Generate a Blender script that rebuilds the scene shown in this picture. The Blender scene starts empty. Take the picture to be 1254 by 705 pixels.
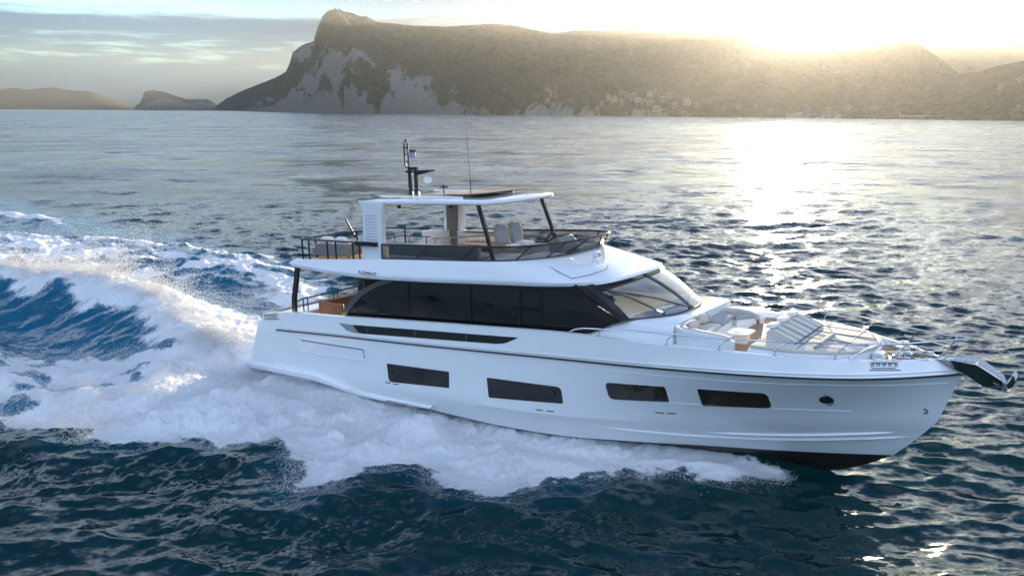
import bpy, bmesh, math, random
import numpy as np
from mathutils import Vector, Matrix, Euler

random.seed(7)
RNG = np.random.default_rng(11)
scn = bpy.context.scene
COL = scn.collection
RAD = math.radians

# ------------------------------------------------------------------ camera
CAM_H = 9.1
F_PX = 1050.0
cam_d = bpy.data.cameras.new("camera")
cam = bpy.data.objects.new("camera", cam_d)
COL.objects.link(cam)
cam_d.sensor_width = 36.0
cam_d.lens = F_PX / 1254.0 * 36.0
cam_d.clip_start = 0.1
cam_d.clip_end = 60000
PITCH = math.atan((352.5 - 135.4) / F_PX)
cam.matrix_world = (Matrix.Translation((0, 0, CAM_H)) @ Matrix.Rotation(RAD(90) - PITCH, 4, 'X')
                    @ Matrix.Rotation(RAD(0.28), 4, 'Z'))
scn.camera = cam

# ------------------------------------------------------------------ sky, sun, exposure
SUN_EL = RAD(4.9)
SUN_AZ = math.atan(0.312)            # to the right of straight ahead (+Y)
SUN_DIR = Vector((math.sin(SUN_AZ) * math.cos(SUN_EL), math.cos(SUN_AZ) * math.cos(SUN_EL), math.sin(SUN_EL)))
EXPOSURE = 1.9
world = bpy.data.worlds.new("World")
scn.world = world
world.use_nodes = True


def nt_new(nt, kind, **kw):
    n = nt.nodes.new(kind)
    for k, v in kw.items():
        if k.startswith('i_'):
            key = k[2:]
            key = int(key) if key.isdigit() else key.replace('_', ' ')
            n.inputs[key].default_value = v
        else:
            setattr(n, k, v)
    return n


def mathn(nt, op, a, b=None, c=None, clamp=False):
    n = nt.nodes.new('ShaderNodeMath')
    n.operation = op
    n.use_clamp = clamp
    for i, v in enumerate((a, b, c)):
        if v is None:
            continue
        if isinstance(v, (int, float)):
            n.inputs[i].default_value = v
        else:
            nt.links.new(v, n.inputs[i])
    return n.outputs[0]


def sstep(nt, v, lo, hi):
    n = nt.nodes.new('ShaderNodeMapRange')
    n.interpolation_type = 'SMOOTHSTEP'
    nt.links.new(v, n.inputs[0])
    n.inputs[1].default_value = lo
    n.inputs[2].default_value = hi
    return n.outputs[0]


def mixc(nt, f, a, b, blend='MIX'):
    n = nt.nodes.new('ShaderNodeMix')
    n.data_type = 'RGBA'
    n.blend_type = blend
    for sock, v in ((n.inputs[0], f), (n.inputs[6], a), (n.inputs[7], b)):
        if isinstance(v, (int, float)):
            sock.default_value = v
        elif isinstance(v, tuple):
            sock.default_value = (*v, 1.0) if len(v) == 3 else v
        else:
            nt.links.new(v, sock)
    return n.outputs[2]


def noise(nt, vec, scale, detail=3.0, rough=0.5, dim='3D'):
    n = nt.nodes.new('ShaderNodeTexNoise')
    n.noise_dimensions = dim
    n.inputs['Scale'].default_value = scale
    n.inputs['Detail'].default_value = detail
    n.inputs['Roughness'].default_value = rough
    if vec is not None:
        nt.links.new(vec, n.inputs['Vector'])
    return n.outputs['Fac']


def build_world():
    nt = world.node_tree
    nt.nodes.clear()
    out = nt.nodes.new('ShaderNodeOutputWorld')
    bg = nt.nodes.new('ShaderNodeBackground')
    bg.inputs['Strength'].default_value = 0.10
    sky = nt.nodes.new('ShaderNodeTexSky')
    sky.sky_type = 'NISHITA'
    sky.sun_disc = False
    sky.sun_elevation = SUN_EL
    sky.sun_rotation = SUN_AZ
    sky.altitude = 0
    sky.air_density = 1.0
    sky.dust_density = 0.0
    sky.ozone_density = 2.4
    tc = nt.nodes.new('ShaderNodeTexCoord')
    sep = nt.nodes.new('ShaderNodeSeparateXYZ')
    nt.links.new(tc.outputs['Generated'], sep.inputs[0])
    x, y, z = sep.outputs
    az = mathn(nt, 'ARCTAN2', x, y)
    comb = nt.nodes.new('ShaderNodeCombineXYZ')
    nt.links.new(mathn(nt, 'MULTIPLY', az, 5.0), comb.inputs[0])
    nt.links.new(mathn(nt, 'MULTIPLY', z, 60.0), comb.inputs[1])
    nz = noise(nt, comb.outputs[0], 1.3, 6.0, 0.6)
    wob = mathn(nt, 'MULTIPLY', mathn(nt, 'SUBTRACT', nz, 0.5), 0.035)
    ze = mathn(nt, 'ADD', z, wob)
    # low stratus deck: one soft bank to about six degrees, with brighter rifts in it
    bank = mathn(nt, 'MULTIPLY', sstep(nt, ze, 0.108, 0.094), 1.0)
    rift = mathn(nt, 'MULTIPLY', sstep(nt, ze, 0.040, 0.052), sstep(nt, ze, 0.083, 0.070))
    nz2 = noise(nt, comb.outputs[0], 3.2, 5.0, 0.62)
    rift = mathn(nt, 'MULTIPLY', rift, sstep(nt, nz2, 0.46, 0.66))
    dens = mathn(nt, 'MULTIPLY', bank, mathn(nt, 'SUBTRACT', 1.0, mathn(nt, 'MULTIPLY', rift, 0.62)))
    # fades away towards the sun side
    side = sstep(nt, az, 0.12, -0.12)
    dens = mathn(nt, 'MULTIPLY', dens, side)
    # broken cumulus higher to the right of the cape
    comb2 = nt.nodes.new('ShaderNodeCombineXYZ')
    nt.links.new(mathn(nt, 'MULTIPLY', az, 9.0), comb2.inputs[0])
    nt.links.new(mathn(nt, 'MULTIPLY', z, 38.0), comb2.inputs[1])
    comb2.inputs[2].default_value = 3.7
    nz3 = noise(nt, comb2.outputs[0], 1.6, 7.0, 0.6)
    cu = mathn(nt, 'MULTIPLY', sstep(nt, nz3, 0.50, 0.66),
               mathn(nt, 'MULTIPLY', sstep(nt, z, 0.16, 0.11), sstep(nt, z, 0.05, 0.08)))
    cu = mathn(nt, 'MULTIPLY', cu, sstep(nt, az, -0.30, -0.05))
    c1 = mixc(nt, mathn(nt, 'MULTIPLY', dens, 0.9), (0.78, 0.80, 0.84), (0.17, 0.23, 0.34))
    edge = mathn(nt, 'MULTIPLY', sstep(nt, ze, 0.113, 0.102), sstep(nt, ze, 0.090, 0.100))
    c1 = mixc(nt, mathn(nt, 'MULTIPLY', mathn(nt, 'MULTIPLY', edge, side), 0.5), c1, (1.25, 1.22, 1.18))
    c2 = mixc(nt, mathn(nt, 'MULTIPLY', cu, 0.55), c1, (0.72, 0.73, 0.78))
    cloudy = mixc(nt, 1.0, sky.outputs[0], c2, 'MULTIPLY')
    cloudy = mixc(nt, 1.0, cloudy, (0.93, 0.98, 1.13), 'MULTIPLY')
    # added dimming of the sky round the low sun, with a brighter core
    sd = nt_new(nt, 'ShaderNodeVectorMath', operation='DOT_PRODUCT')
    nt.links.new(tc.outputs['Generated'], sd.inputs[0])
    sd.inputs[1].default_value = tuple(SUN_DIR)
    sun_dim = mathn(nt, 'MULTIPLY', sstep(nt, sd.outputs['Value'], 0.74, 0.96), sstep(nt, z, 0.24, 0.12))
    core = sstep(nt, sd.outputs['Value'], 0.965, 0.998)
    low = mathn(nt, 'MULTIPLY', sstep(nt, z, 0.060, 0.015), sstep(nt, az, -0.02, -0.20))
    cloudy = mixc(nt, 1.0, cloudy, mixc(nt, low, (1, 1, 1), (0.24, 0.45, 0.92)), 'MULTIPLY')
    front = mathn(nt, 'MULTIPLY', mathn(nt, 'MULTIPLY', sstep(nt, z, 0.11, 0.20), sstep(nt, z, 0.60, 0.34)), sstep(nt, y, -0.1, 0.4))  # added bright sky band above the frame, lightens what the water mirrors
    cloudy = mixc(nt, mathn(nt, 'MULTIPLY', front, 0.65), cloudy, mixc(nt, sstep(nt, az, -0.1, 0.35), (3.0, 3.25, 3.55), (4.4, 4.4, 4.3)))
    cloudy = mixc(nt, 1.0, cloudy, mixc(nt, sun_dim, (0.92, 0.97, 1.03), mixc(nt, core, (0.24, 0.30, 0.38), (1.3, 1.25, 1.15))), 'MULTIPLY')
    # unseen bright cloud added overhead and behind the camera to fill shaded sides
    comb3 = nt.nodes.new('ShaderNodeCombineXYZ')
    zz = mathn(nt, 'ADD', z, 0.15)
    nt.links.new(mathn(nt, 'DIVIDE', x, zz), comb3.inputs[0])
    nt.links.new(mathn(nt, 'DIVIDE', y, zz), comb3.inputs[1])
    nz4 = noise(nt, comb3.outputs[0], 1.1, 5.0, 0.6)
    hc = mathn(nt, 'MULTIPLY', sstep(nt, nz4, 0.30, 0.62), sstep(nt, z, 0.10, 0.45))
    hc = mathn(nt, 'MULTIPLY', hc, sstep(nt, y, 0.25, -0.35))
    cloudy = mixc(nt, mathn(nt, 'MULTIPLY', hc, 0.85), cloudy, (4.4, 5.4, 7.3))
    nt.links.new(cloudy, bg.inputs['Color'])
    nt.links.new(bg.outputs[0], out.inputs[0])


build_world()
sun_d = bpy.data.lights.new("sun", 'SUN')
sun_d.energy = 4.6
sun_d.angle = RAD(0.53)
sun_d.color = (1.0, 0.79, 0.50)
sun = bpy.data.objects.new("sun", sun_d)
COL.objects.link(sun)
sun.rotation_euler = SUN_DIR.to_track_quat('Z', 'Y').to_euler()

vs = scn.view_settings
vs.view_transform = 'Standard'
vs.look = 'None'
vs.exposure = EXPOSURE
vs.gamma = 1.0
vs.use_curve_mapping = False
cy = scn.cycles
cy.max_bounces = 8
cy.diffuse_bounces = 3
cy.glossy_bounces = 4
cy.transmission_bounces = 8
cy.transparent_max_bounces = 12
cy.volume_bounces = 0
cy.caustics_reflective = False
cy.caustics_refractive = False
cy.use_denoising = True


# ------------------------------------------------------------------ materials
def mat(name, color, rough=0.5, metal=0.0, coat=0.0, spec=None, bump=None, vary=None, trans=0.0, alpha=1.0, ior=None):
    m = bpy.data.materials.new(name)
    m.use_nodes = True
    nt = m.node_tree
    b = nt.nodes['Principled BSDF']
    b.inputs['Base Color'].default_value = (*color, 1)
    b.inputs['Roughness'].default_value = rough
    b.inputs['Metallic'].default_value = metal
    b.inputs['Coat Weight'].default_value = coat
    b.inputs['Coat Roughness'].default_value = 0.04
    b.inputs['Transmission Weight'].default_value = trans
    b.inputs['Alpha'].default_value = alpha
    if spec is not None:
        b.inputs['Specular IOR Level'].default_value = spec
    if ior:
        b.inputs['IOR'].default_value = ior
    tc = nt.nodes.new('ShaderNodeTexCoord')
    if vary:
        sc, amt = vary
        f = noise(nt, tc.outputs['Object'], sc, 4.0, 0.6)
        c = mixc(nt, f, tuple(v * (1 - amt) for v in color), tuple(min(1, v * (1 + amt)) for v in color))
        nt.links.new(c, b.inputs['Base Color'])
        r = mathn(nt, 'ADD', mathn(nt, 'MULTIPLY', mathn(nt, 'SUBTRACT', f, 0.5), 0.15), rough, clamp=True)
        nt.links.new(r, b.inputs['Roughness'])
    if bump:
        sc, st, dist = bump
        bn = nt.nodes.new('ShaderNodeBump')
        bn.inputs['Strength'].default_value = st
        bn.inputs['Distance'].default_value = dist
        nt.links.new(noise(nt, tc.outputs['Object'], sc, 3.0), bn.inputs['Height'])
        nt.links.new(bn.outputs[0], b.inputs['Normal'])
    return m


M = {}
M['gelcoat'] = mat('white_gelcoat', (0.80, 0.81, 0.82), 0.15, coat=0.7, vary=(1.5, 0.015), bump=(0.9, 0.25, 0.01))
M['fibreglass'] = mat('white_fibreglass', (0.79, 0.79, 0.78), 0.35, coat=0.25, vary=(3.0, 0.02))
M['antifouling'] = mat('black_antifouling', (0.012, 0.012, 0.013), 0.35, vary=(2.0, 0.3))
M['black_trim'] = mat('black_trim', (0.012, 0.012, 0.014), 0.3, coat=0.3)
M['dark_metal'] = mat('dark_metal', (0.02, 0.021, 0.024), 0.32, metal=0.3)
M['chrome'] = mat('stainless_steel', (0.72, 0.72, 0.72), 0.12, metal=1.0)
M['dark_steel'] = mat('dark_polished_steel', (0.34, 0.36, 0.38), 0.18, metal=1.0)
M['black_glass'] = mat('black_glass', (0.006, 0.007, 0.008), 0.03, spec=0.6, bump=(0.7, 0.04, 0.02))
M['bronze_glass'] = mat('bronze_glass', (0.022, 0.016, 0.011), 0.04, spec=0.6, vary=(1.2, 0.4))
M['smoke'] = mat('frame_grey', (0.10, 0.10, 0.10), 0.35, metal=0.5)
M['grey_panel'] = mat('grey_panel', (0.16, 0.15, 0.14), 0.5)
M['cushion'] = mat('grey_beige_fabric', (0.52, 0.49, 0.44), 0.9, bump=(60, 0.4, 0.004), vary=(4, 0.06))
M['cushion_grey'] = mat('grey_fabric', (0.34, 0.34, 0.33), 0.9, bump=(60, 0.4, 0.004), vary=(4, 0.08))
M['pale_pad'] = mat('pale_pad', (0.62, 0.58, 0.51), 0.9, bump=(40, 0.4, 0.004), vary=(3, 0.06))
M['white_cushion'] = mat('white_cushion', (0.74, 0.73, 0.70), 0.9, bump=(30, 0.4, 0.006))
M['piping'] = mat('dark_piping', (0.05, 0.05, 0.055), 0.7)
M['wicker'] = mat('wicker', (0.20, 0.20, 0.20), 0.8, bump=(45, 0.9, 0.02), vary=(25, 0.4))
M['leather'] = mat('brown_leather', (0.24, 0.095, 0.04), 0.5, vary=(3, 0.15))
M['dash'] = mat('dark_dash', (0.02, 0.02, 0.022), 0.6)
M['cabin'] = mat('cabin_lining', (0.09, 0.09, 0.095), 0.7)
M['lettering'] = mat('lettering', (0.02, 0.022, 0.03), 0.3, metal=0.4)
M['louvre'] = mat('louvre_grey', (0.45, 0.46, 0.48), 0.4)
M['blue_white'] = mat('dome_white', (0.72, 0.74, 0.76), 0.35)


def teak_mat():
    m = mat('teak', (0.34, 0.20, 0.10), 0.6)
    nt = m.node_tree
    b = nt.nodes['Principled BSDF']
    tc = nt.nodes.new('ShaderNodeTexCoord')
    sep = nt.nodes.new('ShaderNodeSeparateXYZ')
    nt.links.new(tc.outputs['Object'], sep.inputs[0])
    fr = mathn(nt, 'FRACT', mathn(nt, 'MULTIPLY', sep.outputs[1], 16.0))
    seam = mathn(nt, 'LESS_THAN', fr, 0.09)
    n = noise(nt, tc.outputs['Object'], 8.0, 5.0)
    c = mixc(nt, n, (0.27, 0.16, 0.085), (0.42, 0.27, 0.15))
    c = mixc(nt, seam, c, (0.03, 0.025, 0.02))
    nt.links.new(c, b.inputs['Base Color'])
    return m


M['teak'] = teak_mat()


def tint_glass(name, col, mixf, rough=0.02, film=0.0):
    """Thin tinted pane: lets light through, reflects like glass."""
    m = bpy.data.materials.new(name)
    m.use_nodes = True
    nt = m.node_tree
    nt.nodes.clear()
    out = nt.nodes.new('ShaderNodeOutputMaterial')
    tr = nt.nodes.new('ShaderNodeBsdfTransparent')
    tr.inputs[0].default_value = (*col, 1)
    gl = nt.nodes.new('ShaderNodeBsdfGlossy')
    gl.inputs['Roughness'].default_value = rough
    fr = nt.nodes.new('ShaderNodeFresnel')
    fr.inputs[0].default_value = 1.5
    mx = nt.nodes.new('ShaderNodeMixShader')
    gb = nt.nodes.new('ShaderNodeNewGeometry')     # the far face of the thin pane must not trap the light
    ff = mathn(nt, 'MULTIPLY', mathn(nt, 'MULTIPLY', fr.outputs[0], mixf, clamp=True), mathn(nt, 'SUBTRACT', 1.0, gb.outputs['Backfacing']))
    nt.links.new(ff, mx.inputs[0])
    nt.links.new(tr.outputs[0], mx.inputs[1])
    nt.links.new(gl.outputs[0], mx.inputs[2])
    last = mx.outputs[0]
    if film:                                      # a thin film of salt
        tl = nt.nodes.new('ShaderNodeBsdfTranslucent')
        tl.inputs[0].default_value = (0.85, 0.86, 0.88, 1)
        m2 = nt.nodes.new('ShaderNodeMixShader')
        m2.inputs[0].default_value = film
        nt.links.new(last, m2.inputs[1])
        nt.links.new(tl.outputs[0], m2.inputs[2])
        last = m2.outputs[0]
    nt.links.new(last, out.inputs[0])
    return m


M['smoked_pane'] = tint_glass('smoked_pane', (0.62, 0.63, 0.64), 1.0)
M['clear_pane'] = tint_glass('clear_pane', (0.74, 0.78, 0.82), 1.9, film=0.035)


# ------------------------------------------------------------------ mesh builder
class MB:
    def __init__(self):
        self.v, self.f, self.m = [], [], []

    def add(self, verts, faces, mi=0):
        o = len(self.v)
        self.v += [tuple(map(float, p)) for p in verts]
        self.f += [tuple(i + o for i in f) for f in faces]
        self.m += [mi] * len(faces)
        return self

    def box(self, c, s, rot=None, mi=0):
        hx, hy, hz = s[0] / 2, s[1] / 2, s[2] / 2
        vs_ = [Vector((sx * hx, sy * hy, sz * hz)) for sz in (-1, 1) for sy in (-1, 1) for sx in (-1, 1)]
        if rot:
            R = Euler(rot).to_matrix()
            vs_ = [R @ p for p in vs_]
        vs_ = [p + Vector(c) for p in vs_]
        return self.add(vs_, [(0, 2, 3, 1), (4, 5, 7, 6), (0, 1, 5, 4), (2, 6, 7, 3), (0, 4, 6, 2), (1, 3, 7, 5)], mi)

    def loft(self, rings, closed=True, cap=True, mi=0):
        n = len(rings[0])
        o = []
        for r in rings:
            o += list(r)
        fs = []
        for k in range(len(rings) - 1):
            for i in range(n if closed else n - 1):
                j = (i + 1) % n
                fs.append((k * n + i, k * n + j, (k + 1) * n + j, (k + 1) * n + i))
        if cap and closed:
            fs.append(tuple(range(n))[::-1])
            fs.append(tuple((len(rings) - 1) * n + i for i in range(n)))
        return self.add(o, fs, mi)

    def tube(self, pts, r, n=8, mi=0, ry=None):
        pts = [Vector(p) for p in pts]
        rr = r if isinstance(r, (list, tuple)) else [r] * len(pts)
        rings = []
        up = Vector((0, 0, 1))
        for i, p in enumerate(pts):
            a = pts[max(i - 1, 0)]
            b = pts[min(i + 1, len(pts) - 1)]
            t = (b - a).normalized()
            u = up if abs(t.dot(up)) < 0.95 else Vector((1, 0, 0))
            s = t.cross(u).normalized()
            w = s.cross(t).normalized()
            rings.append([p + s * math.cos(q) * rr[i] + w * math.sin(q) * rr[i] * (ry or 1)
                          for q in [2 * math.pi * k / n for k in range(n)]])
        return self.loft(rings, mi=mi)

    def prism(self, poly, lo, hi, axis='y', mi=0):
        """poly: 2-D outline; extruded along axis from lo to hi."""
        def p3(a, b, h):
            return {'y': (a, h, b), 'z': (a, b, h), 'x': (h, a, b)}[axis]
        n = len(poly)
        vs_ = [p3(a, b, lo) for a, b in poly] + [p3(a, b, hi) for a, b in poly]
        fs = [tuple(range(n)), tuple(range(n, 2 * n))[::-1]]
        fs += [(i, n + i, n + (i + 1) % n, (i + 1) % n) for i in range(n)]
        return self.add(vs_, fs, mi)

    def lathe(self, prof, c=(0, 0, 0), n=20, mi=0):
        rings = [[(c[0] + r * math.cos(2 * math.pi * k / n), c[1] + r * math.sin(2 * math.pi * k / n), c[2] + z)
                  for k in range(n)] for r, z in prof]
        return self.loft(rings, mi=mi)

    def pillow(self, c, s, rot=None, e=0.45, nu=20, nv=10, mi=0):
        """Superellipsoid cushion."""
        def pw(a, ex):
            return math.copysign(abs(a) ** ex, a)
        R = Euler(rot).to_matrix() if rot else Matrix.Identity(3)
        rings = []
        for j in range(nv + 1):
            ph = -math.pi / 2 + math.pi * j / nv
            ph = max(min(ph, math.pi / 2 - 0.02), -math.pi / 2 + 0.02)
            ring = []
            for i in range(nu):
                th = 2 * math.pi * i / nu
                p = Vector((s[0] / 2 * pw(math.cos(ph), e) * pw(math.cos(th), e),
                            s[1] / 2 * pw(math.cos(ph), e) * pw(math.sin(th), e),
                            s[2] / 2 * pw(math.sin(ph), 0.7)))
                ring.append(R @ p + Vector(c))
            rings.append(ring)
        return self.loft(rings, mi=mi)

    def build(self, name, mats, parent=None, smooth=35, bevel=0.0, seg=2):
        me = bpy.data.meshes.new(name)
        me.from_pydata(self.v, [], self.f)
        mats = mats if isinstance(mats, (list, tuple)) else [mats]
        for m in mats:
            me.materials.append(m)
        me.polygons.foreach_set('material_index', self.m)
        bm = bmesh.new()
        bm.from_mesh(me)
        bmesh.ops.remove_doubles(bm, verts=bm.verts, dist=1e-5)
        bmesh.ops.recalc_face_normals(bm, faces=bm.faces)
        bm.to_mesh(me)
        bm.free()
        if smooth:
            me.shade_smooth()
            me.set_sharp_from_angle(angle=RAD(smooth))
        o = bpy.data.objects.new(name, me)
        COL.objects.link(o)
        if parent:
            o.parent = parent
        if bevel:
            b = o.modifiers.new('bevel', 'BEVEL')
            b.width = bevel
            b.segments = seg
            b.limit_method = 'ANGLE'
            b.angle_limit = RAD(40)
        return o


def tag(o, label=None, cat=None, group=None, kind=None):
    if label:
        o['label'] = label
    if cat:
        o['category'] = cat
    if group:
        o['group'] = group
    if kind:
        o['kind'] = kind
    return o


def smoothstep(a, b, x):
    t = np.clip((x - a) / (b - a), 0, 1)
    return t * t * (3 - 2 * t)


# numpy value noise
_P = np.random.default_rng(3).random((256, 256))


def vnoise(x, y):
    xi = np.floor(x).astype(int)
    yi = np.floor(y).astype(int)
    fx = x - xi
    fy = y - yi
    fx = fx * fx * fx * (fx * (fx * 6 - 15) + 10)
    fy = fy * fy * fy * (fy * (fy * 6 - 15) + 10)
    a = _P[xi % 256, yi % 256]
    b = _P[(xi + 1) % 256, yi % 256]
    c = _P[xi % 256, (yi + 1) % 256]
    d = _P[(xi + 1) % 256, (yi + 1) % 256]
    return (a * (1 - fx) + b * fx) * (1 - fy) + (c * (1 - fx) + d * fx) * fy - 0.5


def fbm(x, y, octs=5, gain=0.5, lac=2.03, ridged=False):
    s = np.zeros_like(x, dtype=float)
    a = 1.0
    for k in range(octs):
        n = vnoise(x + 17.3 * k, y - 9.1 * k)
        if ridged:
            n = 0.5 - 2 * np.abs(n)
        s += a * n
        x = x * lac * 0.8 - y * lac * 0.6
        y = x * 0.6 + y * lac * 0.8
        a *= gain
    return s


def grid_mesh(name, X, Y, Z, m, attrs=None, wrap=False):
    nr, nc = X.shape
    me = bpy.data.meshes.new(name)
    idx = np.arange(nr * nc).reshape(nr, nc)
    if wrap:
        idx = np.concatenate([idx, idx[:, :1]], 1)
    q = np.stack([idx[:-1, :-1], idx[:-1, 1:], idx[1:, 1:], idx[1:, :-1]], -1).reshape(-1, 4)
    nf = len(q)
    me.vertices.add(nr * nc)
    me.vertices.foreach_set('co', np.stack([X, Y, Z], -1).astype(np.float32).ravel())
    me.loops.add(nf * 4)
    me.loops.foreach_set('vertex_index', q.astype(np.int32).ravel())
    me.polygons.add(nf)
    me.polygons.foreach_set('loop_start', (np.arange(nf) * 4).astype(np.int32))
    me.update(calc_edges=True)
    me.validate()
    for k, a in (attrs or {}).items():
        at = me.attributes.new(k, 'FLOAT', 'POINT')
        at.data.foreach_set('value', a.astype(np.float32).ravel())
    me.materials.append(m)
    me.shade_smooth()
    o = bpy.data.objects.new(name, me)
    COL.objects.link(o)
    return o


# ------------------------------------------------------------------ where the yacht lies
TH = RAD(-35.1)
TRIM = RAD(2.65)
YX, YY = 1.06, 25.9
CT, ST_ = math.cos(TH), math.sin(TH)


def to_yacht(x, y):
    dx, dy = x - YX, y - YY
    return CT * dx + ST_ * dy, -ST_ * dx + CT * dy


def to_world(xl, yl):
    return YX + CT * xl - ST_ * yl, YY + ST_ * xl + CT * yl


# ------------------------------------------------------------------ sea
def poly_sd(px, py, poly):
    """signed distance to a polygon, positive inside"""
    d = np.full(px.shape, 1e9)
    ins = np.zeros(px.shape, bool)
    n = len(poly)
    for i in range(n):
        x1, y1 = poly[i]
        x2, y2 = poly[(i + 1) % n]
        ex, ey = x2 - x1, y2 - y1
        t = np.clip(((px - x1) * ex + (py - y1) * ey) / (ex * ex + ey * ey), 0, 1)
        d = np.minimum(d, (px - x1 - t * ex) ** 2 + (py - y1 - t * ey) ** 2)
        c = ((y1 > py) != (y2 > py)) & (px < (x2 - x1) * (py - y1) / (y2 - y1 + 1e-12) + x1)
        ins ^= c
    d = np.sqrt(d)
    return np.where(ins, d, -d)


OUT = [(7.7, -0.95), (6.9, -1.7), (6.2, -2.5), (5.0, -3.2), (4.2, -3.9), (3.5, -5.1), (2.7, -6.0), (1.5, -6.3), (0.2, -6.4),
       (-0.8, -7.2), (-1.1, -9.0), (-1.7, -8.2), (-2.6, -7.4), (-4.0, -7.3), (-4.8, -8.3), (-6.0, -8.3), (-7.0, -9.7), (-8.2, -10.0),
       (-9.0, -9.3), (-10.0, -10.2), (-12.0, -11.0), (-15.0, -11.8), (-22.0, -14.5), (-34.0, -18.0)]
BOW_POLY = OUT + [(-34.0, -9.2), (-26.0, -7.8), (-20.0, -6.6), (-16.0, -5.2), (-13.2, -3.4), (-11.0, -2.0), (0.0, -1.5), (6.0, -0.8)]
CREST = np.array([(-60., -18.), (-45., -9.0), (-38., -5.0), (-33., -2.9), (-28.5, -1.7), (-24., -1.0), (-19., -1.4), (-15.5, -2.4), (-12.5, -3.1), (-10.5, -3.2)])
CREST_H = np.array([1.0, 1.1, 1.25, 1.35, 1.4, 1.5, 1.15, 0.75, 0.45, 0.25])
FAR_POLY = [(-9.5, 2.2), (-13, 5.0), (-18, 8.2), (-24, 10.6), (-30, 12.8), (-38, 12.4), (-45, 10.6), (-55, 7.4), (-62, 4.), (-60, -2.),
            (-46, -1.), (-34., 1.0), (-29., 1.6), (-25, 4.8), (-21.5, 5.6), (-17, 3.2), (-13.2, 0.6)]
STERN_POLY = [(-10.6, 2.6), (-14, 2.0), (-19, 1.4), (-26, 1.2), (-34, 0.6), (-33, -2.0), (-24, -2.0), (-18.5, -2.4), (-14, -3.4), (-10.6, -3.2)]


def ambient(x, y, cut):
    """sum of short-crested wind waves; waves finer than the mesh are left to the bump"""
    r = np.random.default_rng(5)
    h = np.zeros_like(x)
    ux = np.zeros_like(x)
    uy = np.zeros_like(x)
    lams = np.geomspace(0.42, 17.0, 64)
    patch = 1.0 + 0.7 * fbm(x / 42.0, y / 27.0, 3)
    for lam in lams:
        w = smoothstep(1.6, 3.2, lam / cut)
        if w.max() <= 0:
            continue
        ang = RAD(-82) + r.normal(0, 0.55 if lam < 5 else 0.33)
        k = 2 * math.pi / lam
        dx, dy = math.cos(ang), math.sin(ang)
        slope = 0.088 * (lam / 1.1) ** (0.10 if lam < 1.1 else -1.0)
        a = slope / k
        ph = k * (dx * x + dy * y) + r.uniform(0, 6.28)
        # slow phase wander breaks up long straight crests
        ph = ph + 2.6 * vnoise(x / (lam * 4.1) + lam * 7, y / (lam * 4.1))
        g = a * w * (patch if lam < 6 else 1.0)
        h += g * np.cos(ph)
        ux -= 0.9 * g * dx * np.sin(ph)
        uy -= 0.9 * g * dy * np.sin(ph)
    return h, ux, uy


def sb_noisy(xl, yl):
    wx = 0.9 * fbm(xl * 0.55, yl * 0.55, 4)
    wy = 0.9 * fbm(xl * 0.55 + 40, yl * 0.55 + 9, 4)
    sb = poly_sd(xl + wx * 0.6, yl + wy * 0.6, BOW_POLY)
    far = smoothstep(8.5, 5.0, xl)
    return sb + far * (0.42 * fbm(xl * 1.5, yl * 1.5 + 77, 3) + 0.28 * fbm(xl * 5.0, yl * 5.0 + 7, 4, gain=0.6))


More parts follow.
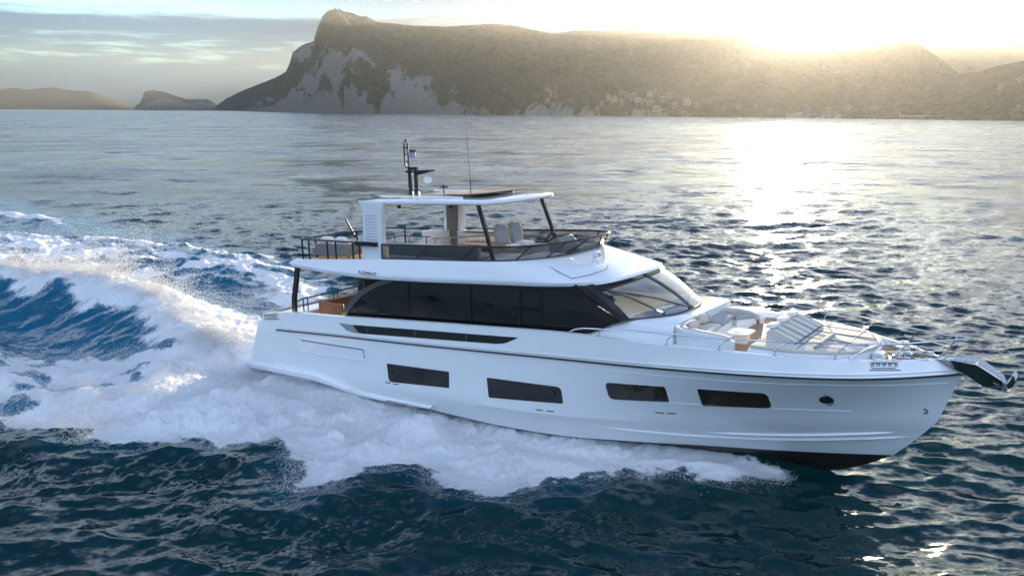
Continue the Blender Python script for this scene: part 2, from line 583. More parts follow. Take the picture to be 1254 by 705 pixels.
def wake(xl, yl):
    """wave height added by the yacht, foam cover and blue tint for churned-in air and painted backlight, from yacht coordinates"""
    wx = 0.9 * fbm(xl * 0.55, yl * 0.55, 4)
    wy = 0.9 * fbm(xl * 0.55 + 40, yl * 0.55 + 9, 4)
    # bow wave thrown out along the starboard side
    sb = sb_noisy(xl, yl)
    fwd = smoothstep(8.6, 4.5, xl)
    aft = smoothstep(-30.0, -11.0, xl)
    t_in = smoothstep(-0.25, 2.3, sb)
    hull_h = np.interp(xl, [-34, -16, -11, -7.5, -4, -0.6, 2.4, 4.2, 5.8, 7.3, 8.2], [0.1, .05, -.15, .12, .02, -.12, .12, .22, .32, .18, .05])
    crest_h = np.interp(xl, [-34, -20, -12, -8, -4, 0, 3, 6, 8], [0.1, 0.2, .32, .48, .44, .28, .15, .10, .03])
    near = np.exp(-np.clip(-2.5 - yl, 0, 99) / 1.4)
    fu, fv = xl * 0.55 - yl * 0.83, xl * 0.83 + yl * 0.55
    lump = 0.50 * fbm(xl * 0.7 + 3, yl * 0.7, 2) + 0.34 * fbm(fu * 0.5, fv * 1.7 + 5, 4)
    fine = 0.07 * fbm(fu * 2.6, fv * 7.0, 4, gain=0.6)
    hb = t_in * (hull_h * near + crest_h * (1 - near) * smoothstep(0.0, 1.6, sb) - 0.50 * smoothstep(-4.2, -2.7, yl) * smoothstep(-7, -3, xl) * smoothstep(7, 3, xl) - 0.55 * smoothstep(-6.0, -2.9, yl) * smoothstep(-14.5, -11.5, xl) * smoothstep(-5.5, -7.5, xl)) + t_in * (lump * (0.25 + 0.7 * (1 - near)) * fwd * (0.35 + 0.65 * aft) + fine * (0.5 + 0.5 * fwd))
    # swell pushed ahead of the foam edge
    pre = 0.30 * np.exp(-((sb + 1.2) / 1.3) ** 2) * smoothstep(9, 5, xl) * smoothstep(-20, -8, xl)
    f_b = smoothstep(-0.75, 0.75, sb + 0.12)
    f_b = f_b * np.clip(1.0 - smoothstep(-8, -14, xl) * (0.36 - 1.0 * fbm(xl * 1.1, yl * 1.1 + 60, 5)), 0, 1)
    # the big quarter wave rolling away behind the stern
    yc = np.interp(xl, CREST[:, 0], CREST[:, 1])
    hc = np.interp(xl, CREST[:, 0], CREST_H) * smoothstep(-9.5, -12.5, xl)
    d = yl - yc + 0.35 * wx
    face = np.where(d < 0, np.exp(-(d / 1.9) ** 2), np.exp(-(d / 2.8) ** 2))
    trough = -0.42 * np.exp(-((d + 4.2) / 1.7) ** 2)
    hq = hc * (face + trough + 0.22 * fbm(xl * 0.9, yl * 0.9, 4) * face + 0.10 * fbm(xl * 4, yl * 4, 4) * face * smoothstep(-1.0, 0, d))
    f_q = smoothstep(-2.6, 0.5, d + 1.0 * fbm(xl * 1.0, yl * 1.0, 4)) * smoothstep(2.6, 1.2, d) * smoothstep(-10, -13, xl)
    # churned water astern and to port
    sf = poly_sd(xl + wx * 1.6, yl + wy * 1.6, FAR_POLY)
    ss = poly_sd(xl + wx, yl + wy, STERN_POLY)
    tf = smoothstep(-0.6, 2.0, sf)
    ts = smoothstep(-0.4, 0.8, ss)
    rough = 0.55 * fbm(xl * 0.6, yl * 0.6 + 8, 5, ridged=True) + 0.16 * fbm(xl * 4.0, yl * 4.0, 4, gain=0.6)
    hf = tf * (0.22 + rough * 0.6) + 0.5 * ts * (1 - t_in) * (0.2 + 0.5 * rough) * smoothstep(-9.5, -13, xl)
    f_f = smoothstep(-0.5, 0.7, sf) * (0.42 + 0.75 * fbm(xl * 0.45, yl * 1.1, 5))
    f_s = smoothstep(-0.3, 0.4, ss) * (0.75 + 0.5 * fbm(xl * 0.8, yl * 0.8 + 30, 4))
    # second, small breaking crest far off on the port side
    d2 = (yl - np.interp(xl, [-75, -62, -56, -52], [9.5, 12.8, 13.4, 11.5]))
    g2 = smoothstep(-49, -56, xl) * np.exp(-(d2 / 1.3) ** 2)
    h = hb + pre + hq + hf + 0.5 * g2 * (1 + 0.9 * wy)
    foam = np.clip(np.maximum.reduce([f_b, f_q, f_f, f_s, 1.0 * 0.8 * smoothstep(0.45, 0.95, g2 + 0.8 * wx)]), 0, 1)
    # thin streaks in the old wake between the foam strips
    trail = smoothstep(-1.5, 2.5, np.maximum(poly_sd(xl, yl, [(-9, 3), (-25, 13), (-90, 22), (-90, -14), (-34, -12), (-11, -6)]), -5))
    aer_backlit = np.clip(np.maximum.reduce([0.85 * face * smoothstep(-10, -13, xl) * smoothstep(-3.6, -0.4, d) * hc / 1.4, 0.5 * trail, 0.55 * tf,  # wave-face term is painted backlight glow, the other terms churned-in air
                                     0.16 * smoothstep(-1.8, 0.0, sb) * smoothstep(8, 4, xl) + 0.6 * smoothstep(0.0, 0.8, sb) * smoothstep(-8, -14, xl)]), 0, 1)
    calm = np.clip(np.maximum.reduce([t_in, f_q, tf, ts, 0.6 * trail]), 0, 1)
    return h, foam, aer_backlit, calm, d


def sea_material():
    m = bpy.data.materials.new('sea_water')
    m.use_nodes = True
    nt = m.node_tree
    nt.nodes.clear()
    L = nt.links.new
    out = nt.nodes.new('ShaderNodeOutputMaterial')
    geo = nt.nodes.new('ShaderNodeNewGeometry')
    pos = geo.outputs['Position']
    a_f = nt_new(nt, 'ShaderNodeAttribute', attribute_name='foam').outputs['Fac']
    a_a = nt_new(nt, 'ShaderNodeAttribute', attribute_name='aerated_backlit').outputs['Fac']
    a_b = nt_new(nt, 'ShaderNodeAttribute', attribute_name='calm').outputs['Fac']
    # ripples: four sizes, drawn out along the crests, as random surface slopes
    def ripple(scale, rot, sx, sy, det, amp):
        mp = nt.nodes.new('ShaderNodeMapping')
        mp.inputs['Rotation'].default_value = (0, 0, RAD(rot))
        mp.inputs['Scale'].default_value = (sx, sy, 1)
        L(pos, mp.inputs[0])
        n = nt.nodes.new('ShaderNodeTexNoise')
        n.inputs['Scale'].default_value = scale
        n.inputs['Detail'].default_value = det
        n.inputs['Roughness'].default_value = 0.6
        L(mp.outputs[0], n.inputs['Vector'])
        v = nt_new(nt, 'ShaderNodeVectorMath', operation='SUBTRACT')
        L(n.outputs['Color'], v.inputs[0])
        v.inputs[1].default_value = (0.5, 0.5, 0.5)
        w = nt_new(nt, 'ShaderNodeVectorMath', operation='MULTIPLY')
        L(v.outputs[0], w.inputs[0])
        w.inputs[1].default_value = (amp * 0.7, amp, 0.0)
        return w.outputs[0]
    def vadd(a, b):
        n = nt_new(nt, 'ShaderNodeVectorMath', operation='ADD')
        L(a, n.inputs[0])
        L(b, n.inputs[1])
        return n.outputs[0]
    a_l = nt_new(nt, 'ShaderNodeAttribute', attribute_name='lod').outputs['Fac']
    def vscale(v, f):
        n = nt_new(nt, 'ShaderNodeVectorMath', operation='SCALE')
        L(v, n.inputs[0])
        L(f, n.inputs['Scale'])
        return n.outputs[0]
    quiet = mathn(nt, 'SUBTRACT', 1.0, mathn(nt, 'MULTIPLY', a_b, 0.45))
    longw = vadd(vadd(ripple(0.035, 5, 0.8, 1.0, 3.0, 0.20), ripple(0.075, -3, 0.6, 1.0, 3.0, 0.40)), ripple(0.17, -4, 0.6, 1.0, 3.0, 0.50))
    finew = vadd(vadd(ripple(0.42, 8, 0.6, 1.0, 4.0, 0.50), ripple(1.7, -10, 0.6, 1.0, 3.0, 0.85)), ripple(6.0, 18, 0.65, 1.0, 2.0, 0.60))
    rp = vadd(vscale(longw, mathn(nt, 'ADD', 0.55, mathn(nt, 'MULTIPLY', a_l, 0.75))), vscale(finew, mathn(nt, 'SUBTRACT', 1.0, mathn(nt, 'MULTIPLY', a_l, 0.50))))
    sc = nt_new(nt, 'ShaderNodeVectorMath', operation='SCALE')
    L(rp, sc.inputs[0])
    L(quiet, sc.inputs['Scale'])
    bump = nt_new(nt, 'ShaderNodeVectorMath', operation='NORMALIZE')
    L(vadd(geo.outputs['Normal'], sc.outputs[0]), bump.inputs[0])
    wat = nt.nodes.new('ShaderNodeBsdfPrincipled')
    wat.inputs['IOR'].default_value = 1.333
    # wind patches: where the ripples are too fine to model, they count as roughness
    mpw = nt.nodes.new('ShaderNodeMapping')
    mpw.inputs['Scale'].default_value = (0.8, 1.0, 1.0)
    L(pos, mpw.inputs[0])
    wp = sstep(nt, noise(nt, mpw.outputs[0], 0.03, 6.0, 0.7), 0.40, 0.60)
    ro = mathn(nt, 'ADD', 0.07, mathn(nt, 'MULTIPLY', a_l, mathn(nt, 'ADD', 0.08, mathn(nt, 'MULTIPLY', wp, 0.14))))
    L(ro, wat.inputs['Roughness'])
    c = mixc(nt, a_a, (0.002, 0.023, 0.025), (0.006, 0.15, 0.28))  # blue of churned water, doubling as backlight painted on the wave face
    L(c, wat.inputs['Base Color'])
    L(bump.outputs[0], wat.inputs['Normal'])
    # foam: cover breaks into lace where it is thin
    lace = noise(nt, pos, 1.6, 8.0, 0.68)
    lace2 = noise(nt, pos, 6.5, 5.0, 0.65)
    lc = mathn(nt, 'ADD', mathn(nt, 'MULTIPLY', lace, 0.6), mathn(nt, 'MULTIPLY', lace2, 0.4))
    th = mathn(nt, 'SUBTRACT', mathn(nt, 'MULTIPLY', a_f, 1.05), mathn(nt, 'SUBTRACT', 1.0, lc))
    cov = sstep(nt, th, -0.16, 0.10)
    fb = nt.nodes.new('ShaderNodeBump')
    fb.inputs['Strength'].default_value = 0.32
    fb.inputs['Distance'].default_value = 0.22
    fn = noise(nt, pos, 5.0, 7.0, 0.72)
    L(fn, fb.inputs['Height'])
    foam = nt.nodes.new('ShaderNodeBsdfPrincipled')
    foam.inputs['Base Color'].default_value = (0.86, 0.88, 0.90, 1)
    foam.inputs['Roughness'].default_value = 0.75
    foam.inputs['Specular IOR Level'].default_value = 0.2
    foam.inputs['Subsurface Weight'].default_value = 0.0
    L(fb.outputs[0], foam.inputs['Normal'])
    tl = nt.nodes.new('ShaderNodeBsdfTranslucent')
    tl.inputs[0].default_value = (0.85, 0.88, 0.9, 1)
    L(fb.outputs[0], tl.inputs['Normal'])
    fm = nt.nodes.new('ShaderNodeMixShader')
    fm.inputs[0].default_value = 0.22
    L(foam.outputs[0], fm.inputs[1])
    L(tl.outputs[0], fm.inputs[2])
    mx = nt.nodes.new('ShaderNodeMixShader')
    L(cov, mx.inputs[0])
    L(wat.outputs[0], mx.inputs[1])
    L(fm.outputs[0], mx.inputs[2])
    L(mx.outputs[0], out.inputs[0])
    return m


def sea_height(x, y, cut):
    h, ux, uy = ambient(x, y, cut)
    r = np.hypot(x, y)
    xl, yl = to_yacht(x, y)
    sel = (xl < 14) & (xl > -92) & (yl > -24) & (yl < 26)
    dh = np.zeros_like(x)
    fo = np.zeros_like(x)
    ae = np.zeros_like(x)
    ca = np.zeros_like(x)
    if sel.any():
        a, b, c, d, _ = wake(xl[sel], yl[sel])
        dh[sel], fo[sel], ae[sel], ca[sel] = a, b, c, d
    k = 1 - 0.75 * ca
    # inside the hull the water is pressed flat
    return h * k + dh, ux * k, uy * k, fo, ae, ca


SEA_R = 6400.0


def build_sea():
    fine = np.radians(np.arange(-43, 43.001, 0.068))
    coarse = np.radians(np.arange(46, 315, 3.0))
    az = np.concatenate([fine, coarse])
    dep = np.radians(np.arange(33.0, 0.42, -0.054))
    r = CAM_H / np.tan(dep)
    r = np.concatenate([np.array([0.5, 3, 6, 9, 11.5, 13]), r, np.geomspace(r[-1] * 1.12, SEA_R, 26)])
    A, R = np.meshgrid(az, r)
    x = R * np.sin(A)
    y = R * np.cos(A)
    dr = np.gradient(r)
    dr[0:6] = 2.0
    cut = np.maximum(np.repeat(dr[:, None], len(az), 1), R * np.radians(0.068))
    cut[:, len(fine):] = np.maximum(cut[:, len(fine):], R[:, len(fine):] * 0.05)
    h, ux, uy, fo, ae, ca = sea_height(x, y, cut)
    o = grid_mesh('sea', x + ux, y + uy, h, sea_material(), {'foam': fo, 'aerated_backlit': ae, 'calm': ca, 'lod': smoothstep(0.15, 1.6, cut)}, wrap=True)
    tag(o, kind='structure')
    return o


build_sea()

# ------------------------------------------------------------------ haze
def build_haze():
    m = bpy.data.materials.new('haze_air')
    m.use_nodes = True
    nt = m.node_tree
    nt.nodes.clear()
    out = nt.nodes.new('ShaderNodeOutputMaterial')
    v = nt.nodes.new('ShaderNodeVolumePrincipled')
    v.inputs['Color'].default_value = (0.90, 0.93, 0.99, 1)
    v.inputs['Density'].default_value = 0.36e-4
    v.inputs['Anisotropy'].default_value = 0.64
    nt.links.new(v.outputs[0], out.inputs['Volume'])
    b = MB()
    b.box((0, 0, 188), (12900, 12900, 384))
    o = b.build('haze', m, smooth=0)
    o.display_type = 'WIRE'
    tag(o, kind='stuff')


build_haze()

# ------------------------------------------------------------------ land
def px_dir(px):
    return (px - 627.0) / F_PX           # tan of azimuth


def hor(px):
    return 135.4 + math.tan(RAD(0.28)) * (px - 627)


def land_material(name, rock_amt, veg=(0.030, 0.040, 0.022), rock=(0.21, 0.20, 0.18)):
    m = bpy.data.materials.new(name)
    m.use_nodes = True
    nt = m.node_tree
    b = nt.nodes['Principled BSDF']
    b.inputs['Roughness'].default_value = 0.95
    b.inputs['Specular IOR Level'].default_value = 0.1
    geo = nt.nodes.new('ShaderNodeNewGeometry')
    a_r = nt_new(nt, 'ShaderNodeAttribute', attribute_name='rock').outputs['Fac']
    n1 = noise(nt, geo.outputs['Position'], 0.02, 6.0, 0.65)
    n2 = noise(nt, geo.outputs['Position'], 0.09, 5.0, 0.65)
    v = mixc(nt, sstep(nt, n2, 0.35, 0.65), tuple(c * 0.6 for c in veg), tuple(c * 1.7 for c in veg))
    v = mixc(nt, sstep(nt, n1, 0.5, 0.72), v, (0.075, 0.066, 0.036))
    rk = mixc(nt, n2, tuple(c * 0.55 for c in rock), tuple(min(1, c * 1.35) for c in rock))
    f = mathn(nt, 'ADD', a_r, mathn(nt, 'MULTIPLY', mathn(nt, 'SUBTRACT', n2, 0.5), 0.9))
    f = sstep(nt, f, 0.40, 0.72)
    nt.links.new(mixc(nt, mathn(nt, 'MULTIPLY', f, rock_amt), v, rk), b.inputs['Base Color'])
    bp = nt.nodes.new('ShaderNodeBump')
    bp.inputs['Strength'].default_value = 1.0
    bp.inputs['Distance'].default_value = 14.0
    nt.links.new(n2, bp.inputs['Height'])
    nt.links.new(bp.outputs[0], b.inputs['Normal'])
    return m


TERRAIN = {}


def terrain(name, xs_range, step, shore, ridge, setback, prof_pow, m, rockfn, rows=110, canopy=5.0, gully=0.16, behind=0.7, shore_h=3.0, front_px=None):
    """shore: (px, distance); ridge: (px, py of the skyline); setback: (px, metres from shore to ridge)"""
    px = np.arange(xs_range[0], xs_range[1] + step, step)
    tx = (px - 627.0) / F_PX
    sx, sd = zip(*shore)
    rx, ry = zip(*ridge)
    bx, bd = zip(*setback)
    ds = np.interp(px, sx, sd)
    dr = ds + np.interp(px, bx, bd)
    ryy = np.interp(px, rx, ry)
    hy = 135.4 + math.tan(RAD(0.28)) * (px - 627)
    H = CAM_H + (hy - ryy) / F_PX * dr
    p = np.interp(px, prof_pow[0], prof_pow[1])
    t = np.concatenate([np.linspace(0, 1, rows), np.linspace(1, 1 + behind, rows // 4)[1:]])
    T, TX = np.meshgrid(t, tx, indexing='ij')
    D = ds[None, :] + (dr - ds)[None, :] * T
    x = TX * D
    y = D
    prof = np.where(T <= 1, np.clip(T, 0, 1) ** p[None, :], np.clip(1 - (T - 1) * 0.9, 0, 1))
    wgt = np.clip(4 * T * np.clip(1.0 - T, 0, 1), 0, 1) ** 0.7
    g = fbm(x / 170.0, y / 170.0, 5, ridged=True)
    z = -1.5 + shore_h * smoothstep(0, 0.02, T) + (H[None, :] - shore_h) * (prof + gully * g * wgt)
    # no shoulder of the slope stands above the skyline behind it
    cap = CAM_H + ((hy - ryy) / F_PX)[None, :] * D * (0.90 + 0.10 * np.clip(T, 0, 1))
    z = np.where(T <= 1, np.minimum(z, cap), z)
    # trees: lumpy canopy
    rock = rockfn(px[None, :] + 0 * T, T, g, x, y)
    can = np.clip(fbm(x / 9.0, y / 9.0, 3, gain=0.6) + 0.25, -0.2, 1)
    z = z + canopy * can * smoothstep(0.0, 0.05, T) * (1 - 0.45 * smoothstep(0.8, 1.0, T)) * (1 - 0.7 * np.clip(rock, 0, 1))
    z = z + 7.0 * np.clip(rock, 0, 1) * fbm(x / 26.0, y / 26.0, 4, ridged=True) * smoothstep(0.0, 0.1, T)
    z = np.where(T <= 0, -2.0, z)
    o = grid_mesh(name, x, y, z, m, {'rock': rock})
    tag(o, kind='structure')
    TERRAIN[name] = (px, t, x, y, z)
    return o


def ground_at(name, px, t):
    p, tt, x, y, z = TERRAIN[name]
    i = int(np.argmin(abs(tt - t)))
    j = int(np.argmin(abs(p - px)))
    return float(x[i, j]), float(y[i, j]), float(z[i, j])


def build_land():
    shore = [(150, 5600), (268, 5000), (300, 4300), (321, 3600), (360, 2900), (440, 2330), (540, 2000), (627, 1706), (820, 1470), (1000, 1270), (1254, 1073), (1500, 960), (1800, 900)]
    # far blue coast at the left
    m_far = land_material('far_coast_soil', 0.0)
    no_rock = lambda px, T, g, x, y: 0 * T
    terrain('distant_mountains', (-260, 190), 3, [(-260, 5600), (190, 5600)],
            [(-260, 118), (-120, 112), (-40, 118), (0, 114), (18, 110), (32, 108.5), (46, 111), (60, 109.5), (76, 108), (90, 110), (105, 112), (125, 113), (140, 118), (158, 125), (175, 131), (190, 134)],
            [(0, 500)], ([0], [1.0]), m_far, no_rock, rows=24, canopy=0, gully=0.04)
    # low rocky islet with a ruined tower
    m_isl = land_material('islet_soil', 0.8, rock=(0.16, 0.15, 0.135))
    terrain('rocky_islet', (172, 276), 0.7, [(172, 5200), (276, 5100)],
            [(172, 133.0), (176, 129), (181, 126), (184, 119), (187, 113), (195, 111.5), (206, 112.5), (214, 114.5), (226, 119), (238, 122), (252, 121.5), (262, 122), (268, 125), (276, 131)],
            [(172, 160)], ([172], [0.55]), m_isl, lambda px, T, g, x, y: 0.75 - T * 0.9 + 0.3 * g, rows=40, canopy=4, gully=0.1)
    # right-hand ridge far behind
    m_back = land_material('back_ridge_soil', 0.1)
    terrain('far_ridge', (1040, 1900), 3, [(1040, 4300), (1900, 4300)],
            [(1040, 66), (1091, 56), (1120, 54.5), (1165, 53), (1200, 49.5), (1239, 47.5), (1254, 49), (1300, 44), (1400, 50), (1600, 40), (1900, 50)],
            [(1000, 1300)], ([1000], [0.8]), m_back, no_rock, rows=60, canopy=6, gully=0.10)
    terrain('middle_ridge', (640, 930), 2, [(640, 3700), (930, 3900)],
            [(640, 60), (660, 48), (682, 46), (700, 43), (740, 43.5), (765, 41), (780, 40), (800, 42), (820, 44), (850, 44.5), (885, 46), (900, 52), (930, 70)],
            [(640, 900)], ([640], [0.8]), m_back, no_rock, rows=60, canopy=7, gully=0.10)
    # the cape: pale cliffs at its seaward end, wooded slopes along the coast
    m_cape = land_material('cape_soil', 1.0)

    def cape_rock(px, T, g, x, y):
        u, v = px * 2.2 + 0 * T, T * 330.0 + 0 * px
        n = fbm(u / 110.0, v / 110.0, 4)
        n2 = fbm(u / 30.0 + v / 80.0, v / 26.0 + 5, 5, gain=0.7)
        low = smoothstep(0.42, 0.02, T - 0.25 * n) * smoothstep(290, 330, px) * smoothstep(590, 470, px)
        head = smoothstep(0.55, 0.85, T + 0.25 * n) * smoothstep(352, 372, px) * smoothstep(448, 418, px)
        lip = smoothstep(0.035, 0.0, T)
        return np.clip(0.10 + 0.62 * np.maximum(low, 1.1 * head) + 0.55 * n + 1.15 * n2 * np.maximum(np.maximum(low, head), 0.35) + 0.5 * lip - 0.06, 0, 1)
    terrain('cape', (266, 1330), 1.15, shore,
            [(266, 133), (270, 131), (285, 121), (300, 114), (320, 106), (345, 97), (357, 90), (362, 80), (366, 68), (374, 62), (383, 58), (391, 56), (394, 47), (398, 37), (403, 27), (408, 22), (414, 20), (425, 20), (440, 24.5), (455, 28), (466, 33.5), (490, 36), (505, 38), (545, 39.5), (575, 38), (600, 36), (625, 37.5), (655, 44), (675, 48), (720, 49), (760, 53), (800, 52), (850, 50), (885, 49), (905, 56), (930, 62), (960, 66), (1000, 66), (1030, 63), (1060, 60), (1080, 56), (1091, 54.5), (1105, 58), (1130, 74), (1154, 91), (1180, 110), (1210, 128), (1330, 140)],
            [(266, 110), (320, 150), (360, 230), (400, 300), (440, 380), (500, 700), (627, 1250), (700, 1500), (820, 2150), (960, 2700), (1060, 2500), (1154, 1600), (1330, 700)],
            ([266, 330, 372, 430, 520, 627, 900, 1330], [0.7, 0.6, 0.55, 0.55, 0.62, 0.75, 0.9, 0.9]), m_cape, cape_rock, rows=170, canopy=6.0, gully=0.15)
    m_hill = land_material('hill_soil', 0.25)
    terrain('near_hill', (1080, 1900), 2.2, [(p, d - 35) for p, d in shore],
            [(1080, 136.5), (1090, 133), (1110, 118), (1128, 108), (1140, 101), (1152, 96), (1165, 92), (1180, 91.5), (1190, 87), (1200, 84), (1220, 80), (1235, 78), (1254, 76), (1320, 66), (1420, 70), (1600, 62), (1900, 70)],
            [(1080, 160), (1165, 480), (1254, 620), (1900, 700)], ([1080], [0.8]), m_hill, no_rock, rows=110, canopy=5.0, gully=0.12)


build_land()


def build_houses():
    walls = [mat('house_plaster_%s' % n, c, 0.85, vary=(0.15, 0.12)) for n, c in
             (('cream', (0.19, 0.16, 0.125)), ('white', (0.25, 0.235, 0.21)), ('ochre', (0.16, 0.12, 0.08)), ('rose', (0.17, 0.125, 0.10)))]
    roof = mat('clay_roof', (0.22, 0.10, 0.06), 0.9, vary=(0.3, 0.2))
    win = mat('house_window', (0.03, 0.035, 0.04), 0.25)
    r = random.Random(4)
    spots = []
    for px in (655, 662, 668, 675, 684, 696, 716, 733): spots.append((px, r.uniform(0.012, 0.03), r.uniform(9, 16), r.uniform(9, 13), 'cape'))
    for px in (741, 748, 757, 764, 770, 777, 784, 791, 799, 806, 813, 822, 835): spots.append((px, r.uniform(0.012, 0.05), r.uniform(10, 22), r.uniform(11, 18), 'cape'))
    for px in (668, 672, 678, 749, 756, 762, 772, 790, 797): spots.append((px, r.uniform(0.045, 0.085), r.uniform(9, 16), r.uniform(9, 15), 'cape'))
    for px in (848, 862, 880, 898, 917, 936, 958, 981, 1004, 1030): spots.append((px, r.uniform(0.01, 0.03), r.uniform(9, 16), r.uniform(8, 13), 'cape'))
    for px, t in ((1160, .30), (1207, .32), (1213, .35), (1230, .42), (1226, .04), (1232, .05), (1240, .18)): spots.append((px, t, r.uniform(8, 15), r.uniform(6, 9), 'near_hill'))
    for i, (px, t, w, h, ter) in enumerate(spots):
        x, y, z = ground_at(ter, px, t)
        w *= 0.62
        h *= 0.58
        d = w * r.uniform(0.6, 0.9)
        e = bpy.data.objects.new('house', None)
        COL.objects.link(e)
        e.location = (x, y, z - 2.5)
        e.rotation_euler = (0, 0, math.atan2(-x, y) + r.uniform(-0.4, 0.4))
        H = h + 2.5
        b = MB()
        b.box((0, 0, H / 2), (w, d, H))
        b.build('wall', r.choice(walls), e, smooth=0)
        b = MB()
        ov = 0.5
        a = [(-w / 2 - ov, -d / 2 - ov, H + .01), (w / 2 + ov, -d / 2 - ov, H + .01), (w / 2 + ov, d / 2 + ov, H + .01), (-w / 2 - ov, d / 2 + ov, H + .01),
             (-w / 4, 0, H + 2.2), (w / 4, 0, H + 2.2)]
        b.add(a, [(3, 2, 1, 0), (0, 1, 5, 4), (1, 2, 5), (2, 3, 4, 5), (3, 0, 4)])
        b.build('roof', roof, e, smooth=0)
        side = {'cape': 'shore below the wooded cape' if px < 740 else ('village on the bay below the ridge' if px < 842 else 'shore under the sunlit ridge'), 'near_hill': 'slope of the right hill'}[ter]
        tag(e, 'small pale house among others on the far %s' % side, 'house', 'houses on the far %s' % side)
        b = MB()
        nfl = max(2, int(h / 3.2))
        ncol = max(2, int(w / 3.4))
        for fl in range(nfl):
            for c in range(ncol):
                b.box((-w / 2 + w * (c + .5) / ncol, -d / 2 - 0.02, 2.5 + 1.7 + fl * 3.1), (1.2, 0.12, 1.6))
        o = b.build('window', win, e, smooth=0)
        o['kind'] = 'stuff'

    stone = mat('old_stone', (0.20, 0.18, 0.15), 0.95, vary=(0.4, 0.3))

    def tower(name, ter, px, t, w, h, label, cren=True):
        x, y, z = ground_at(ter, px, t)
        e = bpy.data.objects.new(name, None)
        COL.objects.link(e)
        e.location = (x, y, z - 2)
        b = MB()
        b.lathe([(w * .56, 0), (w * .5, h * .5), (w * .46, h + 2)], n=14)
        b.build('shaft', stone, e)
        b = MB()
        b.lathe([(w * .5, h + 2), (w * .56, h + 2.6), (w * .56, h + 3.6), (w * .42, h + 3.6)], n=14)
        if cren:
            for k in range(7):
                q = 2 * math.pi * k / 7
                b.box((math.cos(q) * w * .5, math.sin(q) * w * .5, h + 4.1), (w * .16, w * .16, 1.2), (0, 0, q))
        b.build('parapet', stone, e)
        tag(e, label, 'tower')
    tower('watchtower', 'near_hill', 1167, 1.0, 6, 9, 'small round stone watchtower on the crest of the right hill')
    tower('ruined_tower', 'rocky_islet', 199.5, 1.0, 9, 9, 'stumpy ruined tower on top of the low rocky islet')
    # signal mast and chapel on the summit of the cape
    x, y, z = ground_at('cape', 427, 1.0)
    e = bpy.data.objects.new('signal_mast', None)
    COL.objects.link(e)
    e.location = (x, y, z - 2)
    b = MB()
    for s in (-1, 1):
        b.tube([(s * 0.9, 0, 0), (s * 0.55, 0, 15)], 0.28, 6)
    for k in range(5):
        b.tube([(-.85 + k * .04, 0, 1 + k * 3), (.85 - k * .04, 0, 3.4 + k * 2.8)], .16, 5)
    b.build('lattice', M['dark_metal'], e)
    b = MB()
    for zz in (10.5, 13.5):
        b.box((0, 0, zz), (5.4, .8, 1.3))
    b.build('antenna_panel', M['dark_metal'], e)
    tag(e, 'dark lattice signal mast on the rocky summit of the cape', 'mast')
    x, y, z = ground_at('cape', 418, 1.0)
    b = MB()
    b.box((0, 0, 2.5), (6, 5, 6))
    b.prism([(-3.2, 5.5), (3.2, 5.5), (0, 7.2)], -2.8, 2.8, 'y')
    o = b.build('summit_hut', stone, smooth=0)
    o.location = (x, y, z - 1)
    tag(o, 'small gabled stone hut beside the mast on the cape summit', 'hut')
    # coast road wall on the right
    b = MB()
    pts = [ground_at('near_hill', p, 0.03) for p in range(1092, 1192, 4)]
    for (x1, y1, z1), (x2, y2, z2) in zip(pts[:-1], pts[1:]):
        cx, cy, L_ = (x1 + x2) / 2, (y1 + y2) / 2, math.hypot(x2 - x1, y2 - y1)
        q = math.atan2(y2 - y1, x2 - x1)
        b.box((cx, cy - 2, 4.6), (L_ + .02, 1.2, 1.5), (0, 0, q))
        b.box((x1, y1 - 2, 2.0), (1.4, 1.1, 4.0), (0, 0, q))
    o = b.build('coast_road_wall', mat('road_concrete', (0.38, 0.36, 0.33), 0.9), smooth=0)
    tag(o, 'long pale parapet wall of the coast road below the right hill', 'wall')


build_houses()
# ------------------------------------------------------------------ the yacht
YACHT = bpy.data.objects.new('motor_yacht', None)
COL.objects.link(YACHT)
YACHT.location = (YX, YY, 0)
YACHT.rotation_euler = (0, -TRIM, TH)
tag(YACHT, 'large white flybridge motor yacht speeding past with dark hull windows', 'yacht')
YM = Matrix.Translation((YX, YY, 0)) @ Euler((0, -TRIM, TH)).to_matrix().to_4x4()


def aboard(name, loc, rz=0.0, ry=0.0):
    """an Empty standing on the yacht, not a part of it"""
    e = bpy.data.objects.new(name, None)
    COL.objects.link(e)
    m = YM @ Matrix.Translation(loc) @ Euler((0, ry, rz)).to_matrix().to_4x4()
    e.location = m.to_translation()
    e.rotation_euler = m.to_euler()
    return e


def lin(tab):
    xs, zs = zip(*tab)
    return lambda x: float(np.interp(x, xs, zs))


def smooth_tab(tab):
    """cubic through the table"""
    xs = np.array([t[0] for t in tab], float)
    zs = np.array([t[1] for t in tab], float)
    mslope = np.gradient(zs, xs)

    def f(x):
        x = min(max(x, xs[0]), xs[-1])
        i = min(int(np.searchsorted(xs, x, 'right')) - 1, len(xs) - 2)
        h = xs[i + 1] - xs[i]
        t = (x - xs[i]) / h
        return float((2 * t ** 3 - 3 * t ** 2 + 1) * zs[i] + (t ** 3 - 2 * t ** 2 + t) * h * mslope[i]
                     + (-2 * t ** 3 + 3 * t ** 2) * zs[i + 1] + (t ** 3 - t ** 2) * h * mslope[i + 1])
    return f


